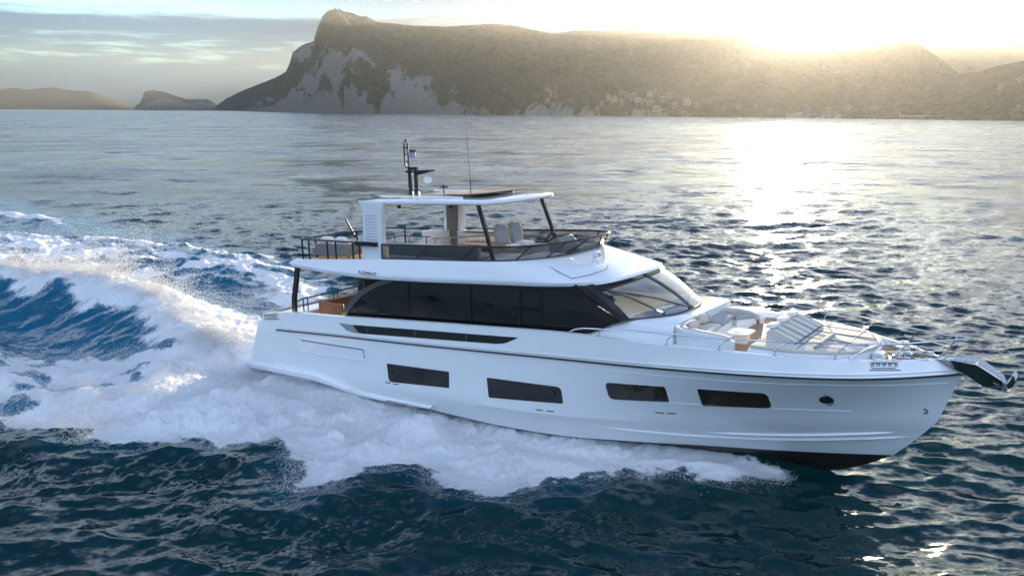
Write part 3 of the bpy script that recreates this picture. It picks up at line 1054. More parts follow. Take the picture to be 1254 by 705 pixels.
z_rub = smooth_tab([(-11, 1.96), (-9.2, 2.01), (-6.8, 2.10), (-3.1, 2.21), (0, 2.33), (1.7, 2.40), (4.2, 2.49), (6.4, 2.56), (8.1, 2.58), (9.8, 2.57), (11.72, 2.59)])
z_gun = smooth_tab([(-10.1, 2.50), (-9.5, 2.58), (-6, 2.76), (0, 3.03), (2.7, 3.13), (5.5, 3.11), (7, 3.09), (8.2, 3.04), (10, 2.95), (11.4, 2.89)])
z_knu = smooth_tab([(-11, .62), (-4, .65), (2.4, .75), (5.6, .96), (8, 1.12), (11.25, 1.34)])
z_str = smooth_tab([(-11, .40), (-4, .42), (2.4, .46), (6, .52), (8, .62), (10.9, .90)])
z_boot = smooth_tab([(-11, .2), (-4, .18), (-2, .07), (0, -.03), (2, -.05), (4, .05), (6, .16), (8, .22), (10.3, .31)])
z_keel = smooth_tab([(-11, -.5), (-3, -.85), (4, -.85), (7.7, -.62), (9.1, -.30), (9.7, -.04), (10.25, .29)])


class Row:
    def __init__(s, xs, xe, B, x0, p, z):
        s.xs, s.xe, s.B, s.x0, s.p, s.z = xs, xe, B, x0, p, z

    def y(s, x):
        return s.B * (1 - min(max((x - s.x0) / (s.xe - s.x0), 0), 1) ** s.p)


R_KEEL = Row(-10.9, 10.25, 0.0, 0, 1, z_keel)
R_BOOT = Row(-10.95, 10.30, 2.50, -4, 2.0, z_boot)
R_STR = Row(-10.95, 10.88, 2.66, -3, 2.05, z_str)
R_KNU = Row(-10.95, 11.25, 2.74, -1.5, 2.35, z_knu)
R_RUB = Row(-10.35, 11.72, 2.78, 2, 3.5, z_rub)
R_GUN = Row(-10.05, 11.42, 2.68, 2, 3.5, z_gun)


def between(a, b, t, flare=0.0):
    l = lambda u, v, s=t: u + (v - u) * s
    tt = t + flare * t * (1 - t)
    return Row(l(a.xs, b.xs), l(a.xe, b.xe, t), l(a.B, b.B, tt), l(a.x0, b.x0, tt), l(a.p, b.p, t ** 1.3),
               (lambda x, a=a, b=b, t=t: a.z(x) + (b.z(x) - a.z(x)) * t))


ROWS = [R_KEEL, R_BOOT, between(R_BOOT, R_STR, .5), R_STR, between(R_STR, R_KNU, .5), R_KNU]
ROWS += [between(R_KNU, R_RUB, t, -0.25) for t in (1 / 7, 2 / 7, 3 / 7, 4 / 7, 5 / 7, 6 / 7)] + [R_RUB]
ROWS += [between(R_RUB, R_GUN, .5, 0.6), R_GUN]
SIDE_ROWS = ROWS[1:]


def hull_y(x, z):
    zs = [r.z(x) for r in SIDE_ROWS]
    ys = [r.y(min(x, r.xe)) for r in SIDE_ROWS]
    return float(np.interp(z, zs, ys))


NST = 90


def build_hull():
    b = MB()
    us = [i / NST for i in range(NST + 1)]
    us = [1 - (1 - u) ** 1.35 for u in us]
    for sgn in (-1, 1):
        grid = []
        for r in ROWS:
            line = []
            for u in us:
                x = r.xs + (r.xe - r.xs) * u
                line.append((x, sgn * r.y(x), r.z(x)))
            grid.append(line)
        # bulwark capping and its inner face
        g = grid[-1]
        cap = [(x, sgn * max(abs(y) - 0.13, 0.0), z + 0.012) for x, y, z in g]
        inn = [(x, sgn * max(abs(y) - 0.15, 0.0), z - 0.55 + 0.30 * float(np.interp(x, [2, 4], [0, 1]))) for x, y, z in g]
        for k, (p, q) in enumerate(zip(grid[:-1], grid[1:])):
            b.loft([p, q], closed=False, mi=1 if k == 0 else 0)
        b.loft([g, cap, inn], closed=False)
        # transom half
        st = [l[0] for l in grid]
        mid = [(p[0], 0, p[2]) for p in st]
        b.loft([st, mid], closed=False)
    hull = b.build('hull', [M['gelcoat'], M['antifouling']], YACHT, smooth=24)
    return hull


HULL = build_hull()


def hull_patch(name, outline, m, off=0.006, depth=0.03, cut=0.25, parent=None, m2=None, rings=()):
    """closed outline in (x, z) laid on the starboard side of the hull; has thickness"""
    bm = bmesh.new()
    vs_ = [bm.verts.new((x, 0, z)) for x, z in outline]
    bm.faces.new(vs_)
    xs = [p[0] for p in outline]
    x = min(xs) + cut
    while x < max(xs):
        bmesh.ops.bisect_plane(bm, geom=bm.verts[:] + bm.edges[:] + bm.faces[:], plane_co=(x, 0, 0), plane_no=(1, 0, 0))
        x += cut
    for v in bm.verts:
        v.co.y = -hull_y(v.co.x, v.co.z) - off
    ext = bmesh.ops.extrude_face_region(bm, geom=bm.faces[:])
    for g in ext['geom']:
        if isinstance(g, bmesh.types.BMVert):
            g.co.y += depth
    bmesh.ops.recalc_face_normals(bm, faces=bm.faces)
    me = bpy.data.meshes.new(name)
    bm.to_mesh(me)
    bm.free()
    me.materials.append(m)
    me.shade_smooth()
    me.set_sharp_from_angle(angle=RAD(30))
    o = bpy.data.objects.new(name, me)
    COL.objects.link(o)
    o.parent = parent or HULL
    return o


def rounded(corners, r, n=5):
    """round the corners of a polygon; r may be per corner"""
    out = []
    k = len(corners)
    for i in range(k):
        p = Vector(corners[i])
        a = Vector(corners[i - 1]) - p
        c = Vector(corners[(i + 1) % k]) - p
        rr = r[i] if isinstance(r, (list, tuple)) else r
        if rr <= 0:
            out.append(tuple(p))
            continue
        a = p + a.normalized() * min(rr, a.length * .45)
        c = p + c.normalized() * min(rr, c.length * .45)
        for j in range(n + 1):
            t = j / n
            out.append(tuple(a * (1 - t) ** 2 + p * 2 * t * (1 - t) + c * t * t))
    return out


def circle(cx, cz, rx, rz, n=24):
    return [(cx + rx * math.cos(2 * math.pi * k / n), cz + rz * math.sin(2 * math.pi * k / n)) for k in range(n)]


def ring_on_hull(name, cx, cz, r, w, m, parent, off=0.010):
    b = MB()
    n = 28
    rings = []
    for rr, oo in ((r - w, off - .004), (r - w, off + .006), (r, off + .006), (r, off - .004)):
        rings.append([(cx + rr * math.cos(2 * math.pi * k / n), -hull_y(cx, cz + rr * math.sin(2 * math.pi * k / n)) - oo,
                       cz + rr * math.sin(2 * math.pi * k / n)) for k in range(n)])
    rings.append(rings[0])
    b.loft(rings, closed=True, cap=False)
    return b.build(name, m, parent)


def hull_details():
    wins = [([(-4.11, 1.46), (-1.57, 1.53), (-1.60, 1.02), (-4.08, .86)], [.05, .05, .05, .16], M['black_glass'], [(-3.72, 1.17, .15), (-2.75, 1.22, .17)], -3.05),
            ([(-.16, 1.55), (2.35, 1.62), (2.36, 1.13), (-.13, .95)], [.05, .16, .05, .05], M['black_glass'], [(2.0, 1.36, .15)], 1.2),
            ([(3.70, 1.94), (5.35, 2.02), (5.39, 1.57), (3.78, 1.46)], [.14, .05, .05, .14], M['bronze_glass'], [], 4.35),
            ([(6.16, 2.05), (7.78, 2.06), (7.82, 1.60), (6.20, 1.54)], [.05, .14, .14, .05], M['bronze_glass'], [], None)]
    for out, rr, m, ports, seam in wins:
        cx = sum(p[0] for p in out) / 4
        cz = sum(p[1] for p in out) / 4
        fr = rounded([(cx + (x - cx) * (1 + .05 / abs(x - cx)), cz + (z - cz) * (1 + .04 / abs(z - cz))) for x, z in out], rr)
        hull_patch('window_surround', fr, M['fibreglass'], off=0.004, depth=0.03)
        hull_patch('hull_window', rounded(out, rr), m, off=0.010, depth=0.03)
        for (px, pz, r) in ports:
            ring_on_hull('window_opening_ring', px, pz, r, 0.03, M['dark_metal'], HULL, off=0.014)
        if seam:
            zt = float(np.interp(seam, [out[0][0], out[1][0]], [out[0][1], out[1][1]])) - .02
            zb = float(np.interp(seam, [out[3][0], out[2][0]], [out[3][1], out[2][1]])) + .02
            hull_patch('window_divider', [(seam, zb), (seam + .022, zb), (seam + .022, zt), (seam, zt)], M['dark_metal'], off=0.013, depth=.02)
        if m is M['bronze_glass'] and seam:
            for q in (4.0, 4.72):
                zc = float(np.interp(q, [3.7, 5.35], [1.71, 1.80]))
                o = rounded([(q - .25, zc - .13), (q + .25, zc - .12), (q + .25, zc + .16), (q - .25, zc + .15)], .05)
                i_ = [(q + (x - q) * .93, zc + (z - zc) * .90) for x, z in o]
                b = MB()
                f = lambda P, of: [(x, -hull_y(x, z) - of, z) for x, z in P]
                b.loft([f(i_, .008), f(i_, .018), f(o, .018), f(o, .008), f(i_, .008)], closed=True, cap=False)
                b.build('window_hatch_frame', M['smoke'], HULL)
    hull_patch('porthole', circle(9.03, 1.92, .155, .115), M['bronze_glass'], off=0.012)
    ring_on_hull('porthole_rim', 9.03, 1.92, .165, .02, M['chrome'], HULL)
    # dark double line under the bulwark
    def strip(name, dz, w, out_, m, xa, xb):
        b = MB()
        n = 80
        for sgn in (-1, 1):
            A = []
            for i in range(n + 1):
                x = xa + (xb - xa) * i / n
                z = z_rub(x) + dz
                y0 = hull_y(x, z)
                if x >= 11.70:
                    y0 = 0
                A.append([(x, sgn * (y0 - .02), z - w / 2), (x + (out_ if y0 < .3 else 0), sgn * (y0 + out_), z - w / 2),
                          (x + (out_ if y0 < .3 else 0), sgn * (y0 + out_), z + w / 2), (x, sgn * (y0 - .02), z + w / 2)])
            b.loft(A, closed=True)
        return b.build(name, m, HULL)
    strip('rub_rail', 0.0, .040, .035, M['black_trim'], -9.3, 11.70)
    strip('rub_moulding', 0.085, .035, .02, M['fibreglass'], -9.2, 11.6)
    # spray strakes low on the bow
    for zf, xa, xb, dz in ((z_str, 2.5, 10.75, .0), (lambda x: z_str(x) + .15, 6.0, 10.4, 0.05)):
        b = MB()
        for sgn in (-1, 1):
            A = []
            for i in range(61):
                x = xa + (xb - xa) * i / 60
                z = zf(x)
                tp = math.sin(math.pi * min(1, i / 18) / 2) * math.sin(math.pi * min(1, (60 - i) / 10) / 2)
                y = hull_y(x, z)
                A.append([(x, sgn * (hull_y(x, z - .05) - .01), z - .05), (x, sgn * (y + .055 * tp), z - .012), (x, sgn * (hull_y(x, z + .03) - .004), z + .03)])
            b.loft(A, closed=True)
        b.build('spray_rail', M['gelcoat'], HULL)
    # thin moulded step lines along the topsides
    for pts in ([(3.0, 2.27), (6.4, 2.36), (9, 2.38), (11.45, 2.37)], [(5.45, 1.56), (8.2, 1.60), (9.5, 1.60)]):
        f = lin(pts)
        b = MB()
        A = []
        for i in range(61):
            x = pts[0][0] + (pts[-1][0] - pts[0][0]) * i / 60
            z = f(x)
            A.append([(x, -hull_y(x, z - .014) + .01, z - .014), (x, -hull_y(x, z) - .010, z - .004), (x, -hull_y(x, z + .014) + .01, z + .014)])
        b.loft(A, closed=True)
        b.build('topside_moulding', M['gelcoat'], HULL)
    # recessed locker panel on the quarter
    out = [(-8.17, 1.81), (-4.99, 1.82), (-4.98, 1.42), (-8.12, 1.37)]
    o = rounded(out, [.06, .12, .06, .2])
    cx, cz = -6.55, 1.6
    b = MB()
    f = lambda k, of, kk=None: [(cx + (x - cx) * k, -hull_y(x, z) - of, cz + (z - cz) * (kk or k)) for x, z in o]
    b.loft([f(1.02, -.01, 1.12), f(1.02, .02, 1.12), f(.995, .02, .97), f(.985, .004, .90)], closed=True, cap=False)
    b.build('locker_frame', M['gelcoat'], HULL)
    hull_patch('locker_panel', [(cx + (x - cx) * .985, cz + (z - cz) * .90) for x, z in o], M['gelcoat'], off=.005)
    b = MB()
    b.tube([(x, -hull_y(x, z) - .02, z) for x, z in [(-8.05, 1.77), (-7, 1.775), (-6, 1.78), (-5.1, 1.785), (-5.06, 1.5)]], .010, 6)
    b.build('locker_seal', M['black_trim'], HULL)
    # long dark cut-out in the bulwark with a polished end
    hull_patch('bulwark_window', rounded([(-5.60, 2.545), (.97, 2.845), (.50, 2.63), (.2, 2.585), (-5.10, 2.31), (-5.32, 2.33)], [.02, .02, .12, .1, .1, .02]), M['black_glass'], off=.008, cut=.4)
    hull_patch('bulwark_end_plate', rounded([(-6.23, 2.545), (-5.62, 2.545), (-5.33, 2.325), (-5.12, 2.302), (-5.55, 2.30), (-5.85, 2.34)], .03), M['chrome'], off=.010)
    for x in (-4.9, -2.9, -.9):
        z = float(np.interp(x, [-5.1, .2], [2.31, 2.585]))
        hull_patch('bulwark_post', [(x, z + .01), (x + .03, z + .01), (x + .03, z + .20), (x, z + .20)], M['smoke'], off=.011, depth=.01)
    # drains
    for x, z in ((-4.25, .80), (-3.9, .80), (1.45, .80), (1.80, .815), (4.95, 1.18), (5.25, 1.195)):
        hull_patch('drain_vent', rounded([(x, z), (x + .24, z + .008), (x + .24, z + .045), (x, z + .037)], .015), M['grey_panel'], off=.008, depth=.02)
    ring_on_hull('bow_eye', 11.0, 1.62, .07, .03, M['chrome'], HULL)
    # mooring fairleads
    for x0, x1, dz in ((-9.95, -9.3, -.10), (10.0, 10.45, -.06)):
        b = MB()
        for i in range(5):
            x = x0 + (x1 - x0) * i / 4
            z = z_gun(x) + dz
            b.box((x, -hull_y(x, z) - .02, z), (.035, .07, .12), (0, 0, -.4 if x > 5 else 0))
        P = [(x0 + (x1 - x0) * i / 4) for i in range(5)]
        b.tube([(x, -hull_y(x, z_gun(x) + dz - .06) - .03, z_gun(x) + dz - .06) for x in P], .022, 8)
        b.tube([(x, -hull_y(x, z_gun(x) + dz + .06) - .03, z_gun(x) + dz + .06) for x in P], .022, 8)
        b.build('mooring_fairlead', M['chrome'], HULL)
        hull_patch('fairlead_slot', [(P[0] - .05, z_gun(P[0]) + dz - .14), (P[-1] + .1, z_gun(P[-1]) + dz - .14), (P[-1] + .1, z_gun(P[-1]) + dz - .118), (P[0] - .05, z_gun(P[0]) + dz - .118)], M['smoke'], off=.006, depth=.02)
    # bathing platform with its lip running forward along the quarter
    b = MB()
    A = []
    for x, yo, zt, zb in ((-11.78, 2.35, .70, .56), (-11.70, 2.72, .72, .50), (-11.2, 2.88, .72, .46), (-10.5, 2.93, .70, .44), (-8.8, 2.95, .72, .46), (-7.4, 2.94, .71, .44), (-6.6, 2.93, .60, .36), (-6.0, 2.90, .47, .26), (-5.4, 2.86, .37, .18), (-4.2, 2.80, .32, .16), (-2.4, 2.74, .29, .2)):
        inner = 0.0 if x < -10.8 else 2.4
        A.append([(x, -inner, zb - .02), (x, -yo + .06, zb), (x, -yo, zb + .06), (x, -yo, zt - .07), (x, -yo + .06, zt), (x, -inner, zt + .01)])
    b.loft(A, closed=True)
    A2 = [[(x, -y, z) for x, y, z in r][::-1] for r in A]
    b.loft(A2, closed=True)
    b.build('bathing_platform', M['gelcoat'], HULL, smooth=40)
    b = MB()
    b.box((-11.2, 0, .735), (1.0, 5.0, .02))
    b.build('platform_deck', M['teak'], HULL, smooth=0)
    b = MB()
    for s in (-1, 1):
        b.box((-10.5, s * 1.9, .2), (1.3, .9, .42))
    b.build('underwater_step', M['antifouling'], HULL, bevel=.03)


hull_details()


# ---------------------------------------------------------------- decks
def plan_sheet(name, x0, x1, zf, inset, m, n=50, th=.03, row=R_GUN):
    b = MB()
    A = []
    for i in range(n + 1):
        x = x0 + (x1 - x0) * i / n
        y = max(row.y(x) - inset, .01)
        z = zf(x)
        A.append([(x, -y, z), (x, y, z), (x, y, z - th), (x, -y, z - th)])
    b.loft(A, closed=True)
    return b.build(name, m, YACHT, smooth=0)


DECK = plan_sheet('foredeck', 2.2, 11.28, lambda x: z_gun(x) - .13, .145, M['fibreglass'])
o = plan_sheet('bow_deck', 9.75, 11.20, lambda x: z_gun(x) - .10, .25, M['teak'], th=.025)
o.parent = DECK
b = MB()
b.box((6.82, 0, z_gun(7) - .105), (.95, 4.3, .03))
o = b.build('well_deck', M['teak'], DECK, smooth=0)
b = MB()
b.box((-8.1, 0, 1.92), (4.2, 5.0, .04))
b.build('cockpit_deck', M['teak'], YACHT, smooth=0)
b = MB()
for s in (-1, 1):
    b.box((-1.9, s * 2.42, 2.22), (8.2, .24, .04))
b.build('side_deck', M['teak'], YACHT, smooth=0)


def build_trunk():
    b = MB()
    rings = []
    for x, zt, yw in ((2.15, 2.97, 2.25), (2.6, 3.04, 2.24), (3.0, 3.14, 2.22), (3.3, 3.26, 2.18), (3.6, 3.40, 2.13), (3.95, 3.50, 2.08), (4.4, 3.52, 2.05), (5.0, 3.50, 2.03), (5.32, 3.47, 2.01)):
        zd = 2.7
        rings.append([(x, -yw - .05, zd), (x, -yw, zt - .12), (x, -yw + .04, zt - .04), (x, -yw + .13, zt), (x, yw - .13, zt), (x, yw - .04, zt - .04), (x, yw, zt - .12), (x, yw + .05, zd)])
    b.loft(rings, closed=True)
    return b.build('cabin_trunk', M['gelcoat'], YACHT, smooth=50)


TRUNK = build_trunk()

# ---------------------------------------------------------------- saloon and windscreen
def ws_bot(s):
    return Vector((4.10 + .90 * (1 - abs(s) ** 2.2), 2.02 * s, 3.535))


def ws_top(s):
    return Vector((2.92 + .50 * (1 - abs(s) ** 2.4), 2.10 * s, 4.37 + .06 * (1 - s * s)))


def ws(s, t, off=0.0):
    p = ws_bot(s).lerp(ws_top(s), t)
    p += Vector((math.sin(math.pi * t) * .05, 0, math.sin(math.pi * t) * .05))
    return p + Vector((.62, .25 * s, .74)).normalized() * off


def build_house():
    b = MB()
    # lining: floor, aft bulkhead, ceiling and the far side below its windows
    b.box((-.6, 0, 2.30), (9.6, 4.3, .05))
    b.box((-5.6, 0, 3.3), (.06, 4.2, 1.7))
    b.box((-1.8, 2.18, 2.75), (7.2, .06, .95))
    b.box((-1.2, 0, 4.12), (8.4, 4.2, .05))
    house = b.build('deckhouse', M['cabin'], YACHT, smooth=0)
    # starboard side glass: one dark sheet with a swept aft edge
    outline = [(-6.55, 2.55), (-6.30, 2.72), (-6.1, 2.95), (-5.85, 3.22), (-5.5, 3.50), (-5.05, 3.74), (-4.55, 3.93), (-4.1, 4.02), (-4.1, 4.20),
               (-3.2, 4.20), (.9, 4.36), (2.62, 4.40), (2.68, 4.28), (3.2, 3.90), (3.93, 3.50), (3.6, 3.38), (3.3, 3.22), (3.0, 3.10), (2.6, 3.0), (2.2, 2.9), (1.5, 2.7), (1.0, 2.55)]
    for s, nm, mm in ((-1, 'side_window', M['black_glass']), (1, 'port_side_window', M['clear_pane'])):
        b = MB()
        yy = lambda x, z: s * (2.31 - .10 * (z - 3.0) * 0 - .06 * max(0, x - 2.2) - .03 * max(0, z - 3.6))
        b.add([(x, yy(x, z), z) for x, z in outline] + [(x, yy(x, z) - s * .03, z) for x, z in outline],
              [tuple(range(len(outline))), tuple(range(len(outline), 2 * len(outline)))[::-1]] +
              [(i, (i + 1) % len(outline), len(outline) + (i + 1) % len(outline), len(outline) + i) for i in range(len(outline))])
        b.build('side_window', mm, house, smooth=20)
    # dark swept frame along the aft edge of the glass
    for s in (-1, 1):
        b = MB()
        A = []
        pts = [(-6.75, 2.45, .20), (-6.50, 2.72, .20), (-6.28, 2.98, .20), (-6.0, 3.26, .20), (-5.65, 3.54, .19), (-5.2, 3.78, .17), (-4.7, 3.97, .14), (-4.1, 4.10, .10)]
        for i, (x, z, w) in enumerate(pts):
            q = pts[min(i + 1, len(pts) - 1)]
            p = pts[max(i - 1, 0)]
            t = Vector((q[0] - p[0], q[1] - p[1])).normalized()
            nx, nz = -t.y, t.x
            A.append([(x, s * 2.34, z), (x + -nx * w, s * 2.34, z - nz * w), (x - nx * w, s * 2.22, z - nz * w), (x, s * 2.22, z)])
        b.loft(A, closed=True)
        b.build('window_frame', M['smoke'], house, smooth=40)
    # thin joints in the glass
    for x in (-3.45, -1.0, .75, 1.45):
        b = MB()
        b.box((x, -2.325, 3.35), (.018, .02, 1.5))
        b.build('window_joint', M['black_trim'], house, smooth=0)
    # black corner pillars
    for s in (-1, 1):
        b = MB()
        A = []
        for t in [i / 8 for i in range(9)]:
            p = ws(s, t)
            f = Vector((3.93, s * 2.22, 3.50)).lerp(Vector((2.62, s * 2.27, 4.36)), t)
            mid = (p + f) / 2 + Vector((.06, s * .08, .02))
            A.append([f, mid, p + Vector((.01, s * .01, .01)), p - Vector((.05, s * .05, .04)), f - Vector((0, s * .06, .02))])
        b.loft(A, closed=True)
        b.build('corner_pillar', M['black_trim'], house, smooth=40)
    # windscreen in two panes with a centre bar
    for a0, a1 in ((-1.0, -.015), (.015, 1.0)):
        b = MB()
        n = 14
        A = []
        for i in range(n + 1):
            s = a0 + (a1 - a0) * i / n
            A.append([ws(s, j / 8) for j in range(9)] + [ws(s, j / 8, -.015) for j in range(8, -1, -1)])
        b.loft(A, closed=True)
        b.build('windscreen_pane', M['clear_pane'], house, smooth=50)
    b = MB()
    b.tube([ws(0, j / 8, .01) for j in range(9)], .045, 8)
    b.build('windscreen_bar', M['smoke'], house)
    for t, r in ((0.0, .03), (1.0, .03)):
        b = MB()
        b.tube([ws(-1 + 2 * i / 30, t, .005) for i in range(31)], r, 6)
        b.build('windscreen_seal', M['black_trim'], house)
    # helm shelf behind the glass
    b = MB()
    A = []
    for i in range(21):
        s = -1 + 2 * i / 20
        p = ws_bot(s)
        A.append([(1.9, p.y * .98, 3.42), (p.x - .05, p.y * .98, 3.50), (p.x - .05, p.y * .98, 3.36), (1.9, p.y * .98, 3.28)])
    b.loft(A, closed=True)
    b.box((2.5, -.95, 3.62), (.5, 1.1, .34), (0, .35, 0))
    b.build('helm_shelf', M['dash'], house, smooth=30)
    for y in (-1.1, -.35):
        b = MB()
        b.pillow((1.95, y, 3.75), (.22, .55, .85), (0, -.15, 0))
        b.pillow((2.05, y, 3.3), (.5, .55, .25))
        b.build('helm_seat', M['cushion_grey'], house)
    # wipers
    for s0, s1, t1, nm in ((-.60, -.93, .80, 0), (-.10, -.75, .60, 1)):
        b = MB()
        p0 = ws(s0, .03, .05)
        p1 = ws(s1, t1, .05)
        b.tube([p0, p0.lerp(p1, .5) + Vector((.02, 0, .03)), p1], [.022, .016, .012], 6)
        b.tube([p0, p0.lerp(p1, .5) + Vector((.02, .06, .05)), p1 + Vector((0, .05, 0))], .010, 6)
        b.lathe([(.04, -.05), (.04, .03), (.02, .06)], p0, 10)
        d = (p1 - p0).normalized()
        c = ws(s1, t1, .02)
        w = d * .45
        b.tube([c - w * .9 + Vector((0, 0, .0)), c + w * .55], .014, 5)
        b.build('wiper', M['black_trim'], house)
    return house


HOUSE = build_house()


# ---------------------------------------------------------------- flybridge moulding
def plan_path(xa, x0, a, b_, n=4.0, ns=26, nc=26):
    """half outline (starboard): straight from xa to x0 at y=-b, then a superellipse to the front"""
    pts = [(xa + (x0 - xa) * i / ns, -b_) for i in range(ns)]
    for i in range(nc + 1):
        q = math.pi / 2 * i / nc
        pts.append((x0 + a * math.sin(q) ** (2 / n), -b_ * max(math.cos(q), 0) ** (2 / n)))
    return pts


def full(path):
    return path + [(x, -y) for x, y in path[-2::-1]]


z_fb = smooth_tab([(-8.9, 4.25), (-8.45, 4.22), (-6.85, 4.11), (-5.34, 4.06), (-3.2, 4.10), (0, 4.23), (2.5, 4.33), (3.2, 4.36), (3.6, 4.43)])
z_ft = smooth_tab([(-8.8, 4.45), (-8.0, 4.49), (-4.4, 4.69), (-.2, 4.86), (.8, 4.92), (1.7, 4.98)])
z_fr = smooth_tab([(-8.8, 5.16), (-4.5, 5.15), (-1.5, 5.23), (1.0, 5.33), (2.3, 5.44)])
P_TOP = full(plan_path(-8.62, -.4, 1.97, 2.28, 3.0))
P_RAIL = full(plan_path(-4.55, -.35, 2.3, 2.22, 2.5))


def build_fly():
    b = MB()
    def ring(xa, x0, a, bb, n, zf, dz=0.0):
        return [(x, y, zf(x) + dz) for x, y in full(plan_path(xa, x0, a, bb, n))]
    zb = z_fb
    R = [ring(-8.2, .5, 2.8, 2.1, 3.0, zb, .03),
         ring(-8.42, .6, 2.96, 2.46, 3.1, zb, 0.0),
         ring(-8.52, .6, 3.0, 2.50, 3.1, zb, .03),
         ring(-8.66, .6, 2.96, 2.53, 3.1, zb, .11)]
    # two brow rings blending to the coaming
    lo = full(plan_path(-8.70, .6, 2.84, 2.53, 3.1))
    hi = P_TOP
    for t, f in ((.0, .06), (.25, .29), (.5, .52), (.75, .76), (1.0, 1.0)):
        rr = []
        for (x1, y1), (x2, y2) in zip(lo, hi):
            x, y = x1 + (x2 - x1) * t, y1 + (y2 - y1) * t
            bulge = .02 * math.sin(math.pi * t)
            z = (zb(x1) + .11) + (z_ft(x2) - zb(x1) - .11) * f
            rr.append((x, y * (1 + bulge * .2), z + .012 * math.sin(math.pi * t)))
        R.append(rr)
    R.append([(x * 1.0 - (.06 if x > 0 else 0), y * .965, z_ft(x)) for x, y in hi])
    R.append([(x * 1.0 - (.08 if x > 0 else 0), y * .955, min(z_ft(x) - .02, 4.43 + .02 * max(0, x))) for x, y in hi])
    b.loft(R, closed=True, cap=False)
    o = b.build('flybridge', M['gelcoat'], YACHT, smooth=35)
    # underside and floor
    b = MB()
    hp = [(x, y) for x, y in full(plan_path(-8.25, .5, 2.8, 2.15, 3.0))]
    half = len(hp) // 2
    A = [[(hp[i][0], hp[i][1], zb(hp[i][0]) + .025), (hp[-1 - i][0], hp[-1 - i][1], zb(hp[i][0]) + .025),
          (hp[-1 - i][0], hp[-1 - i][1], zb(hp[i][0]) + .06), (hp[i][0], hp[i][1], zb(hp[i][0]) + .06)] for i in range(half + 1)]
    b.loft(A, closed=True)
    b.build('soffit', M['fibreglass'], o, smooth=20)
    b = MB()
    hp = [(x - .05, y * .95) for x, y in P_TOP]
    half = len(hp) // 2
    A = [[(hp[i][0], hp[i][1], 4.42), (hp[-1 - i][0], hp[-1 - i][1], 4.42), (hp[-1 - i][0], hp[-1 - i][1], 4.38), (hp[i][0], hp[i][1], 4.38)] for i in range(half + 1)]
    b.loft(A, closed=True)
    b.build('flybridge_deck', M['teak'], o, smooth=20)
    return o


FLY = build_fly()


def glass_path(tt, inset=0.0):
    """point on the leaning wind deflector: tt in 0..1 from the starboard arch round to port"""
    lo = full(plan_path(-4.55, -.4, 1.97, 2.24, 3.0))
    k = tt * (len(P_RAIL) - 1)
    i = min(int(k), len(P_RAIL) - 2)
    f = k - i
    a = Vector((*lo[i], 0)).lerp(Vector((*lo[i + 1], 0)), f)
    c = Vector((*P_RAIL[i], 0)).lerp(Vector((*P_RAIL[i + 1], 0)), f)
    a.z = z_ft(a.x) + .005
    c.z = z_fr(c.x)
    return a, c


